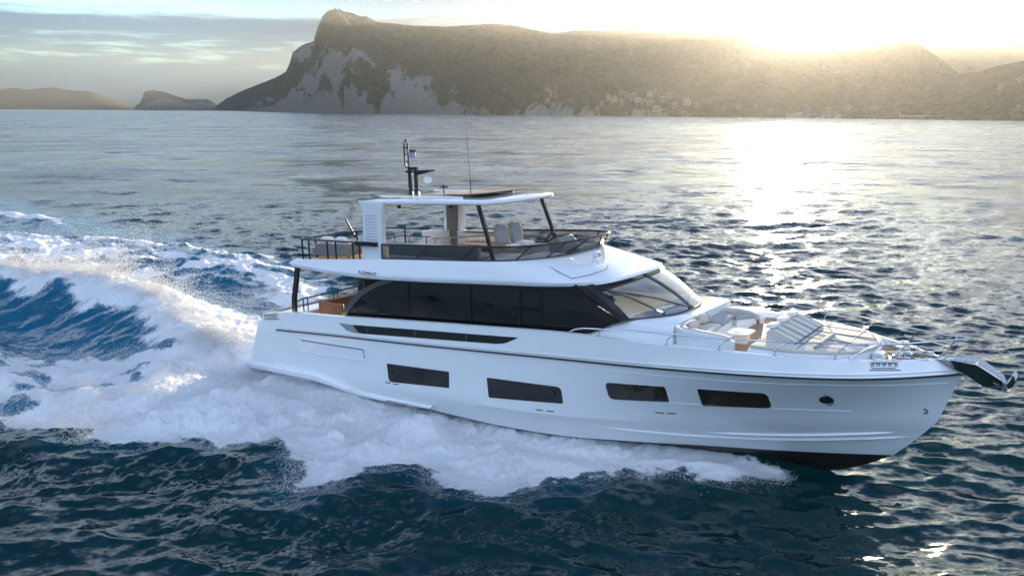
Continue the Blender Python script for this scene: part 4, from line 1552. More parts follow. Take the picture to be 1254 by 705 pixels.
def build_fly_rails():
    n = 90
    b = MB()
    A = []
    for i in range(n + 1):
        a, c = glass_path(i / n)
        inw = Vector((-.012 if a.x > .5 else 0, -.012 * np.sign(a.y), 0))
        A.append([a, c, c + inw, a + inw])
    b.loft(A, closed=True)
    b.build('wind_deflector', M['smoked_pane'], FLY, smooth=60)
    b = MB()
    b.tube([glass_path(i / n)[1] for i in range(n + 1)], .032, 8)
    b.build('deflector_rail', M['dark_metal'], FLY)
    b = MB()
    b.tube([glass_path(i / n)[0] + Vector((0, 0, .012)) for i in range(n + 1)], .028, 6)
    b.build('deflector_base', M['black_trim'], FLY)
    # raked bars
    fr = [.0, .085, .19, .305, .39, .455, .545, .61, .695, .81, .915, 1.0]
    for f in fr:
        sh = .030 if f < .5 else -.030
        g = min(max(f + (sh if 0 < f < 1 else 0), 0), 1)
        b = MB()
        b.tube([glass_path(f)[0], glass_path(g)[1]], .024, 6)
        b.build('deflector_bar', M['dark_metal'], FLY)
    # open rail round the after deck
    top = [(-5.3, -2.22, 5.16), (-8.15, -2.22, 5.16), (-8.42, -2.12, 5.15), (-8.52, -1.85, 5.14), (-8.52, 1.85, 5.08), (-8.42, 2.12, 5.08), (-8.15, 2.22, 5.08), (-5.3, 2.22, 5.10)]
    b = MB()
    b.tube(top, .030, 8)
    b.build('guard_rail', M['dark_metal'], FLY)
    b = MB()
    b.box((-5.22, -2.24, 5.14), (.95, .09, .14))
    b.build('rail_bracket', M['dark_metal'], FLY, bevel=.01)
    posts = [(-8.36, -2.15), (-7.95, -2.22), (-7.05, -2.22), (-6.65, -2.22), (-5.85, -2.22), (-5.55, -2.22), (-8.52, -1.4), (-8.52, -.4), (-8.52, .6), (-8.52, 1.5), (-7.6, 2.22), (-6.6, 2.22), (-5.7, 2.22)]
    for x, y in posts:
        b = MB()
        b.box((x, y, (z_ft(x) + 5.14) / 2 - .02), (.05, .035, 5.14 - z_ft(x) + .04))
        b.build('rail_post', M['dark_metal'], FLY, smooth=0)
    # stair-well rail
    b = MB()
    b.tube([(-4.3, -.2, 5.10), (-2.3, .2, 5.24), (-1.9, .5, 5.24)], .022, 8)
    for k in range(4):
        b.tube([(-4.1 + .6 * k, -.16 + .1 * k, 4.42), (-4.1 + .6 * k, -.16 + .1 * k, 5.12 + .035 * k)], .016, 6)
    b.build('stair_rail', M['chrome'], FLY)
    b = MB()
    b.tube([(-5.2, .9, 5.0), (-6.6, .9, 5.0), (-7.3, .9, 4.86)], .020, 6)
    for x in (-5.4, -6.2, -6.9):
        b.tube([(x, .9, 4.42), (x, .9, 4.97)], .016, 6)
    b.build('stair_rail', M['dark_metal'], FLY)
    # ensign staff leaning over the stern
    b = MB()
    b.tube([(-8.50, .5, 4.9), (-8.95, .5, 5.55)], [.05, .035], 8)
    b.build('flag_staff', M['dark_metal'], FLY)
    # moulding joint and searchlight on the brow
    b = MB()
    pr = [(1.55, -1.98, 4.80), (2.0, -2.13, 4.68), (2.45, -2.2, 4.55), (2.75, -1.8, 4.60), (2.95, -1.2, 4.68), (2.75, -.7, 4.76)]
    b.tube(pr, .010, 5)
    b.build('moulding_joint', M['grey_panel'], FLY)
    b = MB()
    b.lathe([(.09, 0), (.09, .10), (.06, .14), (.05, .2)], (2.35, -.75, 4.78), 14)
    b.pillow((2.38, -.75, 5.02), (.24, .19, .19), e=.8)
    b.build('searchlight', M['blue_white'], FLY)
    b = MB()
    b.tube([(2.50, -.75, 5.02), (2.52, -.75, 5.02)], .07, 14)
    b.build('searchlight_lens', M['clear_pane'], FLY)
    # maker's lettering on the side
    cu = bpy.data.curves.new('lettering', 'FONT')
    cu.body = '\u039bZIMUT'
    cu.size = .175
    cu.extrude = .006
    cu.space_character = 1.12
    cu.align_x = 'CENTER'
    cu.align_y = 'CENTER'
    tmp = bpy.data.objects.new('lettering_src', cu)
    COL.objects.link(tmp)
    bpy.context.view_layer.update()
    me = bpy.data.meshes.new_from_object(tmp.evaluated_get(bpy.context.evaluated_depsgraph_get()))
    bpy.data.objects.remove(tmp)
    me.materials.clear()
    me.materials.append(M['lettering'])
    t = bpy.data.objects.new('lettering', me)
    COL.objects.link(t)
    t.parent = FLY
    t.location = (-4.92, -2.567, 4.25)
    t.rotation_euler = (RAD(90), RAD(1.5), 0)
    t.scale = (1.15, .85, 1)


build_fly_rails()

# cockpit struts, rails, sofa
for s, yy in ((-1, -2.3), (1, .9)):
    b = MB()
    A = []
    for x, z in ((-8.85, 2.45), (-8.80, 3.1), (-8.62, 3.75), (-8.50, 4.28)):
        A.append([(x - .09, yy - .05, z), (x + .09, yy - .05, z), (x + .09, yy + .05, z), (x - .09, yy + .05, z)])
    b.loft(A)
    b.build('overhang_strut', M['dark_metal'], YACHT, smooth=0)
b = MB()
b.tube([(-8.8, -2.3, 2.92), (-9.0, -1.8, 2.95), (-9.0, 2.2, 2.95)], .028, 8)
b.tube([(-9.0, -1.8, 2.72), (-9.0, 2.2, 2.72)], .014, 6)
for y in (-1.75, -1.55, -.3, -.1, 1.0, 2.2):
    b.tube([(-9.0, y, 2.3), (-9.0, y, 2.95)], .022, 6)
b.build('cockpit_rail', M['dark_metal'], YACHT)
b = MB()
b.box((-9.3, 0, 2.25), (.9, 5.1, .50))
b.build('cockpit_coaming', M['gelcoat'], YACHT, bevel=.05)
b = MB()
b.box((-8.0, -.6, 2.62), (.14, 2.6, .62))
b.box((-7.5, -1.8, 2.62), (1.1, .14, .62))
b.build('cockpit_sofa_back', M['leather'], YACHT, bevel=.04)
b = MB()
b.pillow((-7.5, -.4, 2.35), (.9, 2.4, .3))
b.build('cockpit_sofa_seat', M['cushion'], YACHT)
b = MB()
b.box((-6.4, -1.9, 2.66), (.5, .5, .05))
b.box((-6.4, -1.9, 2.3), (.12, .12, .7))
b.build('cockpit_table', M['teak'], YACHT, bevel=.01)


# ---------------------------------------------------------------- arch, hardtop, mast
def build_top():
    for s in (-1, 1):
        b = MB()
        prof = [(-5.48, 4.45), (-5.44, 5.10), (-5.40, 5.9), (-5.39, 6.30), (-5.46, 6.40), (-5.56, 6.50), (-4.50, 6.50), (-4.55, 6.30), (-4.60, 5.6), (-4.66, 4.45)]
        b.prism(prof, s * 2.17, s * 1.93, 'y')
        a = b.build('arch_pillar', M['gelcoat'], YACHT, bevel=.035, seg=3, smooth=40)
        b = MB()
        b.prism([(-5.30, 4.6), (-5.26, 6.2), (-4.74, 6.2), (-4.80, 4.6)], s * 1.925, s * 1.90, 'y')
        b.build('pillar_lining', M['grey_panel'], a, bevel=.005)
        b = MB()
        yy = s * 1.895
        rg = [[(-5.03 + r * math.cos(q), yy - s * h, 6.0 + r * math.sin(q)) for q in [2 * math.pi * k / 18 for k in range(18)]] for r, h in ((.09, -.01), (.09, .02), (.03, .012))]
        b.loft(rg)
        b.build('loudspeaker', M['black_trim'], a)
        b = MB()
        for k in range(9):
            b.box((-5.02, s * 2.172, 5.28 + k * .095), (.50, .012, .022))
        b.build('louvre_vent', M['louvre'], a, smooth=0)
    # roof slab
    b = MB()
    P = lambda xa, a, bb: full(plan_path(xa, -1.2, a, bb, 2.6, 16, 18))
    cam_ = lambda x: .02 * math.sin((x + 5.6) / 6.2 * math.pi) + .010 * (x + 5.5)
    def rg(xa, a, bb, z):
        return [(x, y, z + cam_(x)) for x, y in P(xa, a, bb)]
    R = [rg(-5.2, .65, 1.75, 6.36), rg(-5.4, .85, 1.95, 6.365), rg(-5.5, .93, 2.02, 6.40), rg(-5.54, .93, 2.02, 6.45), rg(-5.48, .85, 1.95, 6.50), rg(-5.2, .70, 1.72, 6.51)]
    b.loft(R, closed=True, cap=False)
    o = b.build('hardtop', M['gelcoat'], YACHT, smooth=50)
    for z, nm, k in ((6.36, 'hardtop_lining', 0), (6.51, 'hardtop_skin', 1)):
        pts = P(-5.2, .65 if k == 0 else .70, 1.75 if k == 0 else 1.72)
        h = len(pts) // 2
        b = MB()
        A = [[(pts[i][0], pts[i][1], z + cam_(pts[i][0])), (pts[i][0], 0, z + cam_(pts[i][0]) + .035 * k), (pts[-1 - i][0], pts[-1 - i][1], z + cam_(pts[i][0])),
              (pts[-1 - i][0], pts[-1 - i][1], z - .01 + cam_(pts[i][0]) + (.02 if k == 0 else -.02)), (pts[i][0], pts[i][1], z - .01 + cam_(pts[i][0]) + (.02 if k == 0 else -.02))] for i in range(h + 1)]
        b.loft(A, closed=True)
        b.build(nm, M['fibreglass'] if k == 0 else M['gelcoat'], o, smooth=30)
    b = MB()
    b.box((-1.85, .1, 6.665), (1.25, 2.4, .035), (0, -.06, 0))
    b.build('sunroof', M['dash'], o, bevel=.02)
    b = MB()
    b.box((-2.95, .35, 6.615), (.8, 1.7, .03))
    b.build('sunroof_blind', mat('taupe_blind', (.20, .16, .12), .7), o, bevel=.01)
    for s in (-1, 1):
        b = MB()
        b.box((-3.6, s * 1.35, 6.595), (3.4, .10, .05))
        b.build('roof_rib', M['gelcoat'], o, bevel=.02)
    b = MB()
    b.lathe([(.05, -.1), (.06, -.05), (.06, 0)], (-4.15, -1.75, 6.36), 10)
    b.build('roof_camera', M['black_trim'], o)
    for s in (-1, 1):
        b = MB()
        A = []
        for x, y, z in ((-.50, 1.76, 4.75), (-.72, 1.73, 5.5), (-1.05, 1.68, 6.40)):
            A.append([(x - .055, s * (y - .04), z), (x + .055, s * (y - .04), z), (x + .055, s * (y + .04), z), (x - .055, s * (y + .04), z)])
        b.loft(A)
        b.build('hardtop_strut', M['dark_metal'], YACHT, smooth=0)
    # mast
    b = MB()
    b.box((-5.20, 0, 6.98), (.10, .10, .90))
    b.box((-4.93, 0, 6.95), (.10, .10, .86))
    b.box((-4.74, 0, 7.33), (1.05, .30, .07), (0, -.03, 0))
    b.box((-5.05, 0, 7.42), (.36, .10, .10))
    b.prism([(-4.95, 7.30), (-4.3, 7.30), (-4.95, 7.18)], -.03, .03, 'y')
    for s in (-1, 1):
        b.tube([(-5.20, s * .0 + .0, 7.40), (-5.30 + .09 * s, 0, 7.5), (-5.32 + .08 * s, 0, 8.22), (-5.30 + .05 * s, 0, 8.34), (-5.30, 0, 8.37)], .030, 6)
    for z in (7.65, 7.9, 8.12):
        b.box((-5.32, 0, z), (.16, .05, .04))
    for x in (-5.2, -4.93):
        b.lathe([(.10, 0), (.09, .05), (.06, .1)], (x, 0, 6.55), 10)
    mst = b.build('mast', M['dark_metal'], YACHT, bevel=.008)
    b = MB()
    b.tube([(-4.43, -.08, 7.05), (-4.43, .08, 7.05)], .115, 20)
    b.box((-4.43, 0, 7.2), (.05, .05, .2))
    b.build('satellite_dish', M['blue_white'], mst)
    b = MB()
    b.box((-5.04, 0, 7.92), (.16, .16, .28))
    b.build('navigation_light', mat('lamp_blue_housing', (.25, .33, .45), .4), mst, bevel=.02)
    b = MB()
    b.box((-5.02, 0, 8.0), (.13, .18, .08))
    b.build('light_cap', M['black_trim'], mst)
    b = MB()
    b.tube([(-2.62, .0, 6.6), (-2.63, .0, 7.2), (-2.72, 0, 8.95)], [.016, .011, .006], 6)
    b.build('whip_antenna', M['dark_metal'], YACHT)
    b = MB()
    b.tube([(-3.83, .1, 6.55), (-3.83, .1, 6.80)], .022, 6)
    b.tube([(-4.0, .1, 6.80), (-3.66, .1, 6.80)], [.02, .03], 6)
    b.tube([(-3.83, -.08, 6.80), (-3.83, .28, 6.80)], .018, 6)
    b.lathe([(.04, 0), (.05, .06), (.02, .09)], (-3.83, .1, 6.80), 8)
    b.build('wind_sensor', M['dark_metal'], YACHT)


build_top()


# ---------------------------------------------------------------- flybridge fittings
def fly_fittings():
    zf = 4.42
    b = MB()
    b.box((-2.6, -1.72, zf + .20), (3.6, .75, .40))
    b.box((-.85, -1.1, zf + .20), (.7, 1.6, .40))
    s = b.build('flybridge_sofa', M['fibreglass'], YACHT, bevel=.03)
    b = MB()
    for k in range(3):
        b.pillow((-3.8 + 1.18 * k, -1.65, zf + .47), (1.16, .72, .18))
    b.build('seat_cushion', M['cushion'], s)
    b = MB()
    b.box((-2.6, -2.02, zf + .46), (3.6, .12, .66))
    b.build('back_cushion', M['cushion_grey'], s, bevel=.03, seg=3)
    b = MB()
    b.box((-3.0, 1.55, zf + .38), (1.9, .62, .76))
    w = b.build('wet_bar', M['gelcoat'], YACHT, bevel=.03)
    b = MB()
    b.box((-3.0, 1.55, zf + .785), (1.96, .68, .04))
    b.build('bar_top', M['grey_panel'], w, bevel=.01)
    b = MB()
    b.box((-2.0, -.15, zf + .62), (1.5, .85, .05))
    b.box((-2.0, -.15, zf + .3), (.2, .2, .6))
    b.build('dining_table', M['teak'], YACHT, bevel=.015)
    b = MB()
    b.box((-1.9, 1.55, zf + .22), (.3, .9, .44))
    b.box((.6, -.75, zf + .17), (1.2, 1.5, .34))
    b.build('sun_lounge_base', M['fibreglass'], YACHT, bevel=.03)
    b = MB()
    b.pillow((.6, -.75, zf + .40), (1.2, 1.5, .14), e=.25)
    b.build('sun_lounge_pad', M['pale_pad'], YACHT)
    for y in (.15, .95):
        b = MB()
        b.box((-1.35, y, zf + .22), (.3, .3, .44))
        b.pillow((-1.25, y, zf + .52), (.56, .58, .2))
        h = b.build('helm_chair', M['white_cushion'], YACHT)
        b = MB()
        b.pillow((-1.58, y, zf + .86), (.24, .58, .72), (0, -.16, 0), e=.5)
        b.build('chair_back', M['cushion_grey'], h)
    b = MB()
    b.prism([(.0, zf), (.6, zf), (.6, zf + .55), (.32, zf + .86), (.0, zf + .68)], .45, 1.35, 'y')
    c = b.build('helm_console', M['grey_panel'], YACHT, bevel=.03)
    b = MB()
    b.box((.13, .9, zf + .805), (.36, .8, .03), (0, -.5, 0))
    b.build('instrument_panel', M['black_trim'], c)
    b = MB()
    pts = [(-.18 + .03 * math.cos(q), .9 + .19 * math.cos(q), zf + .74 + .19 * math.sin(q)) for q in [2 * math.pi * k / 20 for k in range(21)]]
    b.tube(pts, .016, 6)
    b.tube([(-.18, .9, zf + .74), (.05, .9, zf + .68)], .02, 6)
    for q in (.5, 2.6, 4.7):
        b.tube([(-.18, .9, zf + .74), (-.18, .9 + .18 * math.cos(q), zf + .74 + .18 * math.sin(q))], .010, 5)
    b.build('steering_wheel', M['black_trim'], c)
    b = MB()
    b.box((-3.35, 1.9, 5.0), (1.3, .10, .06))
    b.build('bar_shade', M['grey_panel'], YACHT)
    # white locker at the foot of the port arch
    b = MB()
    b.box((-5.6, 1.7, zf + .36), (.9, .6, .72))
    b.box((-4.2, 1.7, zf + .38), (.5, .5, .76))
    b.build('deck_locker', M['gelcoat'], YACHT, bevel=.03)


fly_fittings()


def wicker_sofa(loc, rz, label):
    e = aboard('wicker_sofa', loc, rz)
    b = MB()
    prof = rounded([(-.40, -.75), (.42, -.75), (.42, -.63), (-.24, -.63), (-.24, .63), (.42, .63), (.42, .75), (-.40, .75)], [.22, .05, .04, .1, .1, .04, .05, .22])
    b.prism(prof, .08, .50, 'z')
    b.box((.09, 0, .20), (.66, 1.26, .22))
    b.build('frame', M['wicker'], e, bevel=.03)
    for x, y in ((-.3, -.65), (.34, -.65), (-.3, .65), (.34, .65)):
        b = MB()
        b.tube([(x, y, 0), (x, y, .1)], .025, 6)
        b.build('leg', M['dark_metal'], e)
    for y in (-.31, .31):
        b = MB()
        b.pillow((.10, y, .38), (.64, .60, .17), e=.45)
        b.build('seat_cushion', M['white_cushion'], e)
        b = MB()
        b.pillow((-.15, y, .56), (.18, .54, .34), (0, -.3, 0), e=.6)
        b.build('back_cushion', M['white_cushion'], e)
    tag(e, label, 'outdoor sofa')


wicker_sofa((-7.75, -1.1, 4.43), RAD(100), 'grey wicker sofa with white cushions by the stern rail of the upper deck')


# ---------------------------------------------------------------- foredeck lounge
def fore_lounge():
    zd = z_gun(6.5) - .12
    # U of the sofa: path of the backrest
    path = [(6.95, -1.95), (6.4, -2.02), (5.75, -2.02), (5.42, -1.80), (5.32, -1.3), (5.22, -.4), (5.14, .5), (5.12, 1.05), (5.30, 1.45), (5.7, 1.58), (6.15, 1.50), (6.45, 1.30)]
    from mathutils.geometry import interpolate_bezier
    pts = []
    for i in range(len(path) - 1):
        a = Vector((*path[i], 0))
        c = Vector((*path[i + 1], 0))
        p = Vector((*path[max(i - 1, 0)], 0))
        q = Vector((*path[min(i + 2, len(path) - 1)], 0))
        pts += interpolate_bezier(a, a + (c - p) / 6, c - (q - a) / 6, c, 7)[:-1]
    pts.append(Vector((*path[-1], 0)))
    n = len(pts)
    def topz(i):
        f = i / (n - 1)
        return float(np.interp(f, [0, .06, .15, .3, .5, .75, .93, 1], [3.26, 3.36, 3.43, 3.46, 3.40, 3.30, 3.24, 3.18]))
    def side(i, d):
        t = (pts[min(i + 1, n - 1)] - pts[max(i - 1, 0)]).normalized()
        return pts[i] + Vector((-t.y, t.x, 0)) * d
    b = MB()
    A = []
    for i in range(n):
        o1, o2, i1, i2 = side(i, .12), side(i, .10), side(i, -.02), side(i, -.0)
        z = topz(i)
        A.append([(o1.x, o1.y, zd - .2), (o1.x, o1.y, z - .05), (o2.x, o2.y, z), (i1.x, i1.y, z), (i2.x, i2.y, zd - .2)])
    b.loft(A, closed=True)
    o = b.build('lounge_coaming', M['gelcoat'], YACHT, smooth=40)
    b = MB()
    A = []
    for i in range(2, n - 1):
        z = topz(i)
        p0, p1, p2 = side(i, -.005), side(i, -.13), side(i, -.17)
        A.append([(p0.x, p0.y, z + .03), (p1.x, p1.y, z + .02), (p2.x, p2.y, z - .06), (p2.x, p2.y, 3.1), (p0.x, p0.y, 3.1)])
    b.loft(A, closed=True)
    b.build('sofa_backrest', M['cushion'], o, smooth=50)
    # seat
    b = MB()
    A = []
    for i in range(8, n - 1):
        w = .62
        p0, p1 = side(i, -.1), side(i, -.1 - w)
        A.append([(p0.x, p0.y, zd), (p0.x, p0.y, 3.15), (p1.x, p1.y, 3.15), (p1.x, p1.y, zd)])
    b.loft(A, closed=True)
    b.build('sofa_base', M['fibreglass'], o, smooth=40)
    segs = [(10, 30), (31, 48), (49, n - 2)]
    for a0, a1 in segs:
        b = MB()
        A = []
        for i in range(a0, a1 + 1):
            p0, p1, pm = side(i, -.12), side(i, -.74), side(i, -.70)
            A.append([(p0.x, p0.y, 3.16), (p0.x, p0.y, 3.25), (pm.x, pm.y, 3.27), (p1.x, p1.y, 3.24), (p1.x, p1.y, 3.17), (pm.x, pm.y, 3.155)])
        b.loft(A, closed=True)
        b.build('seat_cushion', M['cushion_grey'] if a0 != 10 else M['cushion'], o, smooth=50)
    # table
    b = MB()
    b.prism(rounded([(6.45, -1.35), (7.05, -1.35), (7.05, -.65), (6.45, -.65)], .2), 3.25, 3.29, 'z')
    t = b.build('lounge_table', M['white_cushion'], YACHT, bevel=.012)
    b = MB()
    b.prism(rounded([(6.6, -1.17), (6.95, -1.17), (6.95, -.83), (6.6, -.83)], .08), zd, 3.25, 'z')
    b.build('table_pedestal', M['fibreglass'], t)
    b = MB()
    b.lathe([(.13, 0), (.13, .012), (.10, .014)], (6.72, -1.0, 3.29), 18)
    b.build('table_inlay', M['grey_panel'], t)
    # sunpad
    outl = [(7.28, -1.98), (8.3, -1.86), (9.1, -1.50), (9.62, -1.05), (9.88, -.5), (9.92, 0), (9.88, .5), (9.62, 1.05), (9.1, 1.45), (8.3, 1.70), (7.28, 1.80)]
    zt = lambda x: 3.20 - .04 * (x - 7.3)
    b = MB()
    R = []
    for k, z0 in ((1.03, -.5), (1.02, -.20), (1.0, -.10), (.97, -.08)):
        R.append([((x - 8.5) * k + 8.5, y * k, (zt(x) + z0) if z0 > -.4 else zd - .2) for x, y in outl])
    b.loft(R, closed=True)
    p = b.build('sunpad_base', M['gelcoat'], YACHT, smooth=40)
    b = MB()
    R = []
    for k, z0 in ((.96, -.085), (.975, -.04), (.965, -.005), (.94, .0)):
        R.append([((x - 8.5) * k + 8.5, y * k, zt(x) + z0) for x, y in outl])
    b.loft(R, closed=True)
    pad = b.build('sunpad_cushion', M['pale_pad'], p, smooth=50)
    for y in (-1.15, -.40, .40, 1.1):
        b = MB()
        b.tube([(7.3, y, zt(7.3) + .004), (9.35 if abs(y) > 1 else 9.72, y * .93, zt(9.5) + .004)], .011, 5)
        b.build('pad_seam', M['piping'], p)
    for x in (8.35, 9.25):
        b = MB()
        b.tube([(x, -1.6 + .35 * (x > 9), zt(x) + .004), (x, 1.5 - .3 * (x > 9), zt(x) + .004)], .009, 5)
        b.build('pad_seam', M['piping'], p)
    b = MB()
    b.pillow((8.72, -.55, zt(8.7) + .03), (.14, 1.7, .09), e=.5)
    b.build('pad_bolster', M['cushion_grey'], p)
    # raised backrests with dark piping
    for k, y0 in enumerate((-1.30, -.50, .30)):
        w = .76
        b = MB()
        b.prism([(7.50, 3.16), (7.48, 3.40), (7.54, 3.47), (7.62, 3.45), (8.22, 3.20), (8.22, 3.15)], y0, y0 + w, 'y')
        o = b.build('pad_backrest', M['pale_pad'], p, bevel=.03, seg=3, smooth=50)
        b = MB()
        for q in (.0, .5, 1.0):
            yy = y0 + .03 + (w - .06) * q
            b.tube([(7.62, yy, 3.455), (8.23, yy, 3.205)], .007, 5)
        b.tube([(8.23, y0, 3.19), (8.23, y0 + w, 3.19)], .014, 5)
        b.build('backrest_piping', M['piping'], o)
    # grip rail beside the pad
    b = MB()
    b.tube([(9.5, -1.35, zd + .02), (9.8, -.9, zd + .2), (10.0, -.5, zd + .22), (10.02, -.1, zd + .05)], .02, 6)
    b.build('pad_grip', M['chrome'], p)


fore_lounge()


def loose(name, loc, size, rot, m, label, cat, group=None, strap=True):
    e = aboard(name, loc, rot)
    b = MB()
    b.pillow((0, 0, 0), size, e=.6)
    b.build('cover', m, e)
    if strap:
        b = MB()
        b.pillow((0, size[1] * .22, 0), (size[0] * 1.04, .03, size[2] * 1.04), e=.6)
        b.build('strap', M['piping'], e)
    tag(e, label, cat, group)


loose('scatter_cushion', (5.62, -1.35, 3.40), (.20, .48, .26), RAD(-8), M['cushion'], 'strapped grey scatter cushion on the bow sofa nearest the camera side', 'cushion', 'cushions on the bow sofa')
loose('scatter_cushion', (5.52, -.45, 3.40), (.20, .48, .26), RAD(-8), M['cushion'], 'strapped grey scatter cushion in the middle of the bow sofa back', 'cushion', 'cushions on the bow sofa')
for k, y in enumerate((-.92, -.12, .68)):
    loose('headrest_pillow', (7.54, y, 3.51), (.26, .56, .11), 0, M['white_cushion'],
          ('white headrest pillow on the sunpad backrest nearest the camera side', 'white headrest pillow on the middle backrest of the bow sunpad', 'white headrest pillow on the far backrest of the bow sunpad')[k], 'pillow', 'headrest pillows on the sunpad', False)


# ---------------------------------------------------------------- bow rails, windlass, anchor
def bow_gear():
    rail = [(2.58, -2.60, 3.16), (2.75, -2.60, 3.25), (3.05, -2.60, 3.31), (4.2, -2.60, 3.38), (5.48, -2.53, 3.40), (6.7, -2.38, 3.40), (8.02, -2.06, 3.39), (9.0, -1.70, 3.38), (9.6, -1.42, 3.37), (10.31, -.98, 3.36), (10.8, -.66, 3.37), (11.3, -.32, 3.40), (11.82, -.06, 3.46)]
    for s in (-1, 1):
        b = MB()
        b.tube([(x, y * -s, z) for x, y, z in rail], .021, 8)
        r = b.build('bow_rail', M['chrome'], YACHT)
        b = MB()
        b.tube([(10.25, s * .95, 3.16), (10.8, s * .62, 3.15), (11.4, s * .22, 3.16)], .010, 6)
        b.build('lower_rail', M['chrome'], r)
        for x in (3.5, 5.4, 6.72, 7.98, 9.24, 10.38, 11.30):
            y0 = R_GUN.y(x) - .06
            xt = min(x + .26, 11.8)
            i = np.interp(xt, [p[0] for p in rail], range(len(rail)))
            yt = float(np.interp(xt, [p[0] for p in rail], [-p[1] for p in rail]))
            ztop = float(np.interp(xt, [p[0] for p in rail], [p[2] for p in rail]))
            b = MB()
            z0 = z_gun(x) + .01
            b.tube([(x, s * y0, z0), (x + .01, s * y0, z0 + .11), (x + .07, s * (y0 * .7 + yt * .3), z0 + .20), (xt, s * yt, ztop)], .016, 6)
            b.lathe([(.04, -.01), (.04, .02), (.02, .04)], (x, s * y0, z0), 10)
            b.build('stanchion', M['chrome'], r)
    # windlass, capstans and cleats
    zb = z_gun(10.4) - .10
    for y in (-.28, .28):
        b = MB()
        b.box((10.45, y, zb + .05), (.42, .24, .10))
        b.lathe([(.10, .1), (.10, .16), (.06, .19), (.06, .26), (.10, .30), (.10, .33)], (10.40, y, zb), 16)
        b.tube([(10.6, y - .08, zb + .14), (10.6, y + .08, zb + .14)], .09, 14)
        b.build('windlass', M['chrome'], YACHT, bevel=.01)
    b = MB()
    for k in range(16):
        x = 10.68 + k * .055
        b.box((x, .28 - .015 * k, zb + .06), (.06, .03 if k % 2 else .05, .05 if k % 2 else .03))
        b.box((x, -.28 + .015 * k, zb + .06), (.06, .03 if k % 2 else .05, .05 if k % 2 else .03))
    b.build('anchor_chain', M['chrome'], YACHT)
    for x, y in ((10.05, -.85), (10.05, .85), (10.9, -.38), (10.9, .38)):
        b = MB()
        b.tube([(x - .14, y, zb + .10), (x + .14, y, zb + .10)], .022, 8)
        for d in (-.06, .06):
            b.tube([(x + d, y, zb), (x + d, y, zb + .10)], .02, 8)
        b.build('deck_cleat', M['chrome'], YACHT)
    b = MB()
    b.box((10.0, -.55, zb + .10), (.26, .34, .20))
    b.build('chain_locker_lid', M['fibreglass'], YACHT, bevel=.02)
    # bow roller: two long polished cheeks reaching out over the stem
    b = MB()
    for s in (-1, 1):
        prof = [(11.15, 2.93), (11.55, 2.95), (12.02, 2.93), (12.12, 2.88), (12.55, 2.60), (12.62, 2.46), (12.50, 2.38), (12.14, 2.37), (11.78, 2.62), (11.45, 2.76), (11.15, 2.80)]
        mid = lambda x: float(np.interp(x, [11.15, 11.6, 12.1, 12.6], [2.87, 2.82, 2.62, 2.46]))
        yo = lambda x, z: .19 + .55 * (z - mid(x))
        n = len(prof)
        V = [(x, s * yo(x, z), z) for x, z in prof] + [(x, s * (yo(x, z) - .03), z) for x, z in prof]
        b.add(V, [tuple(range(n)), tuple(range(n, 2 * n))[::-1]] + [(i, (i + 1) % n, n + (i + 1) % n, n + i) for i in range(n)])
    b.prism([(11.15, 2.86), (12.0, 2.86), (12.45, 2.60), (12.42, 2.55), (11.95, 2.80), (11.15, 2.80)], -.165, .165, 'y')
    b.tube([(12.45, -.19, 2.52), (12.45, .19, 2.52)], .07, 14)
    b.tube([(12.0, -.19, 2.84), (12.0, .19, 2.84)], .05, 12)
    b.build('bow_roller', M['dark_steel'], YACHT, bevel=.008, smooth=30)


bow_gear()


def build_anchor():
    e = aboard('anchor', (12.30, 0, 2.42))
    b = MB()
    b.tube([(-.55, 0, .30), (.10, 0, .04), (.36, 0, -.02)], [.035, .045, .05], 8, ry=1.6)
    b.build('shank', M['dark_steel'], e)
    b = MB()
    b.add([(-.30, 0, -.085), (.34, -.24, -.06), (.42, 0, -.10), (.34, .24, -.06), (.30, 0, -.04), (-.28, 0, -.055)],
          [(0, 1, 2), (0, 2, 3), (5, 4, 1), (5, 3, 4), (1, 4, 2), (4, 3, 2), (0, 5, 1), (0, 3, 5)])
    b.build('fluke', M['dark_steel'], e, smooth=0)
    b = MB()
    for s in (-1, 1):
        A = []
        for x, y, z, w, h in ((.30, .10, -.04, .07, .03), (.40, .18, .06, .08, .03), (.46, .24, .20, .06, .02), (.47, .26, .34, .02, .012)):
            A.append([(x - w, s * (y - h), z), (x + w, s * (y - h), z), (x + w, s * (y + h), z), (x - w, s * (y + h), z)])
        b.loft(A)
    b.tube([(.28, -.22, -.03), (.28, .22, -.03)], .03, 8)
    b.build('roll_bar', M['dark_steel'], e, bevel=.008)
    tag(e, 'polished steel anchor hanging from the long bow roller of the yacht', 'anchor')


build_anchor()
# ------------------------------------------------------------------ spray in the air
def spray_material():
    m = bpy.data.materials.new('spray_drops')
    m.use_nodes = True
    nt = m.node_tree
    nt.nodes.clear()
    out = nt.nodes.new('ShaderNodeOutputMaterial')
    d = nt.nodes.new('ShaderNodeBsdfDiffuse')
    d.inputs[0].default_value = (0.90, 0.91, 0.92, 1)
    t = nt.nodes.new('ShaderNodeBsdfTranslucent')
    t.inputs[0].default_value = (0.90, 0.91, 0.92, 1)
    mx = nt.nodes.new('ShaderNodeMixShader')
    mx.inputs[0].default_value = 0.5
    nt.links.new(d.outputs[0], mx.inputs[1])
    nt.links.new(t.outputs[0], mx.inputs[2])
    nt.links.new(mx.outputs[0], out.inputs[0])
    return m


SPRAY = spray_material()


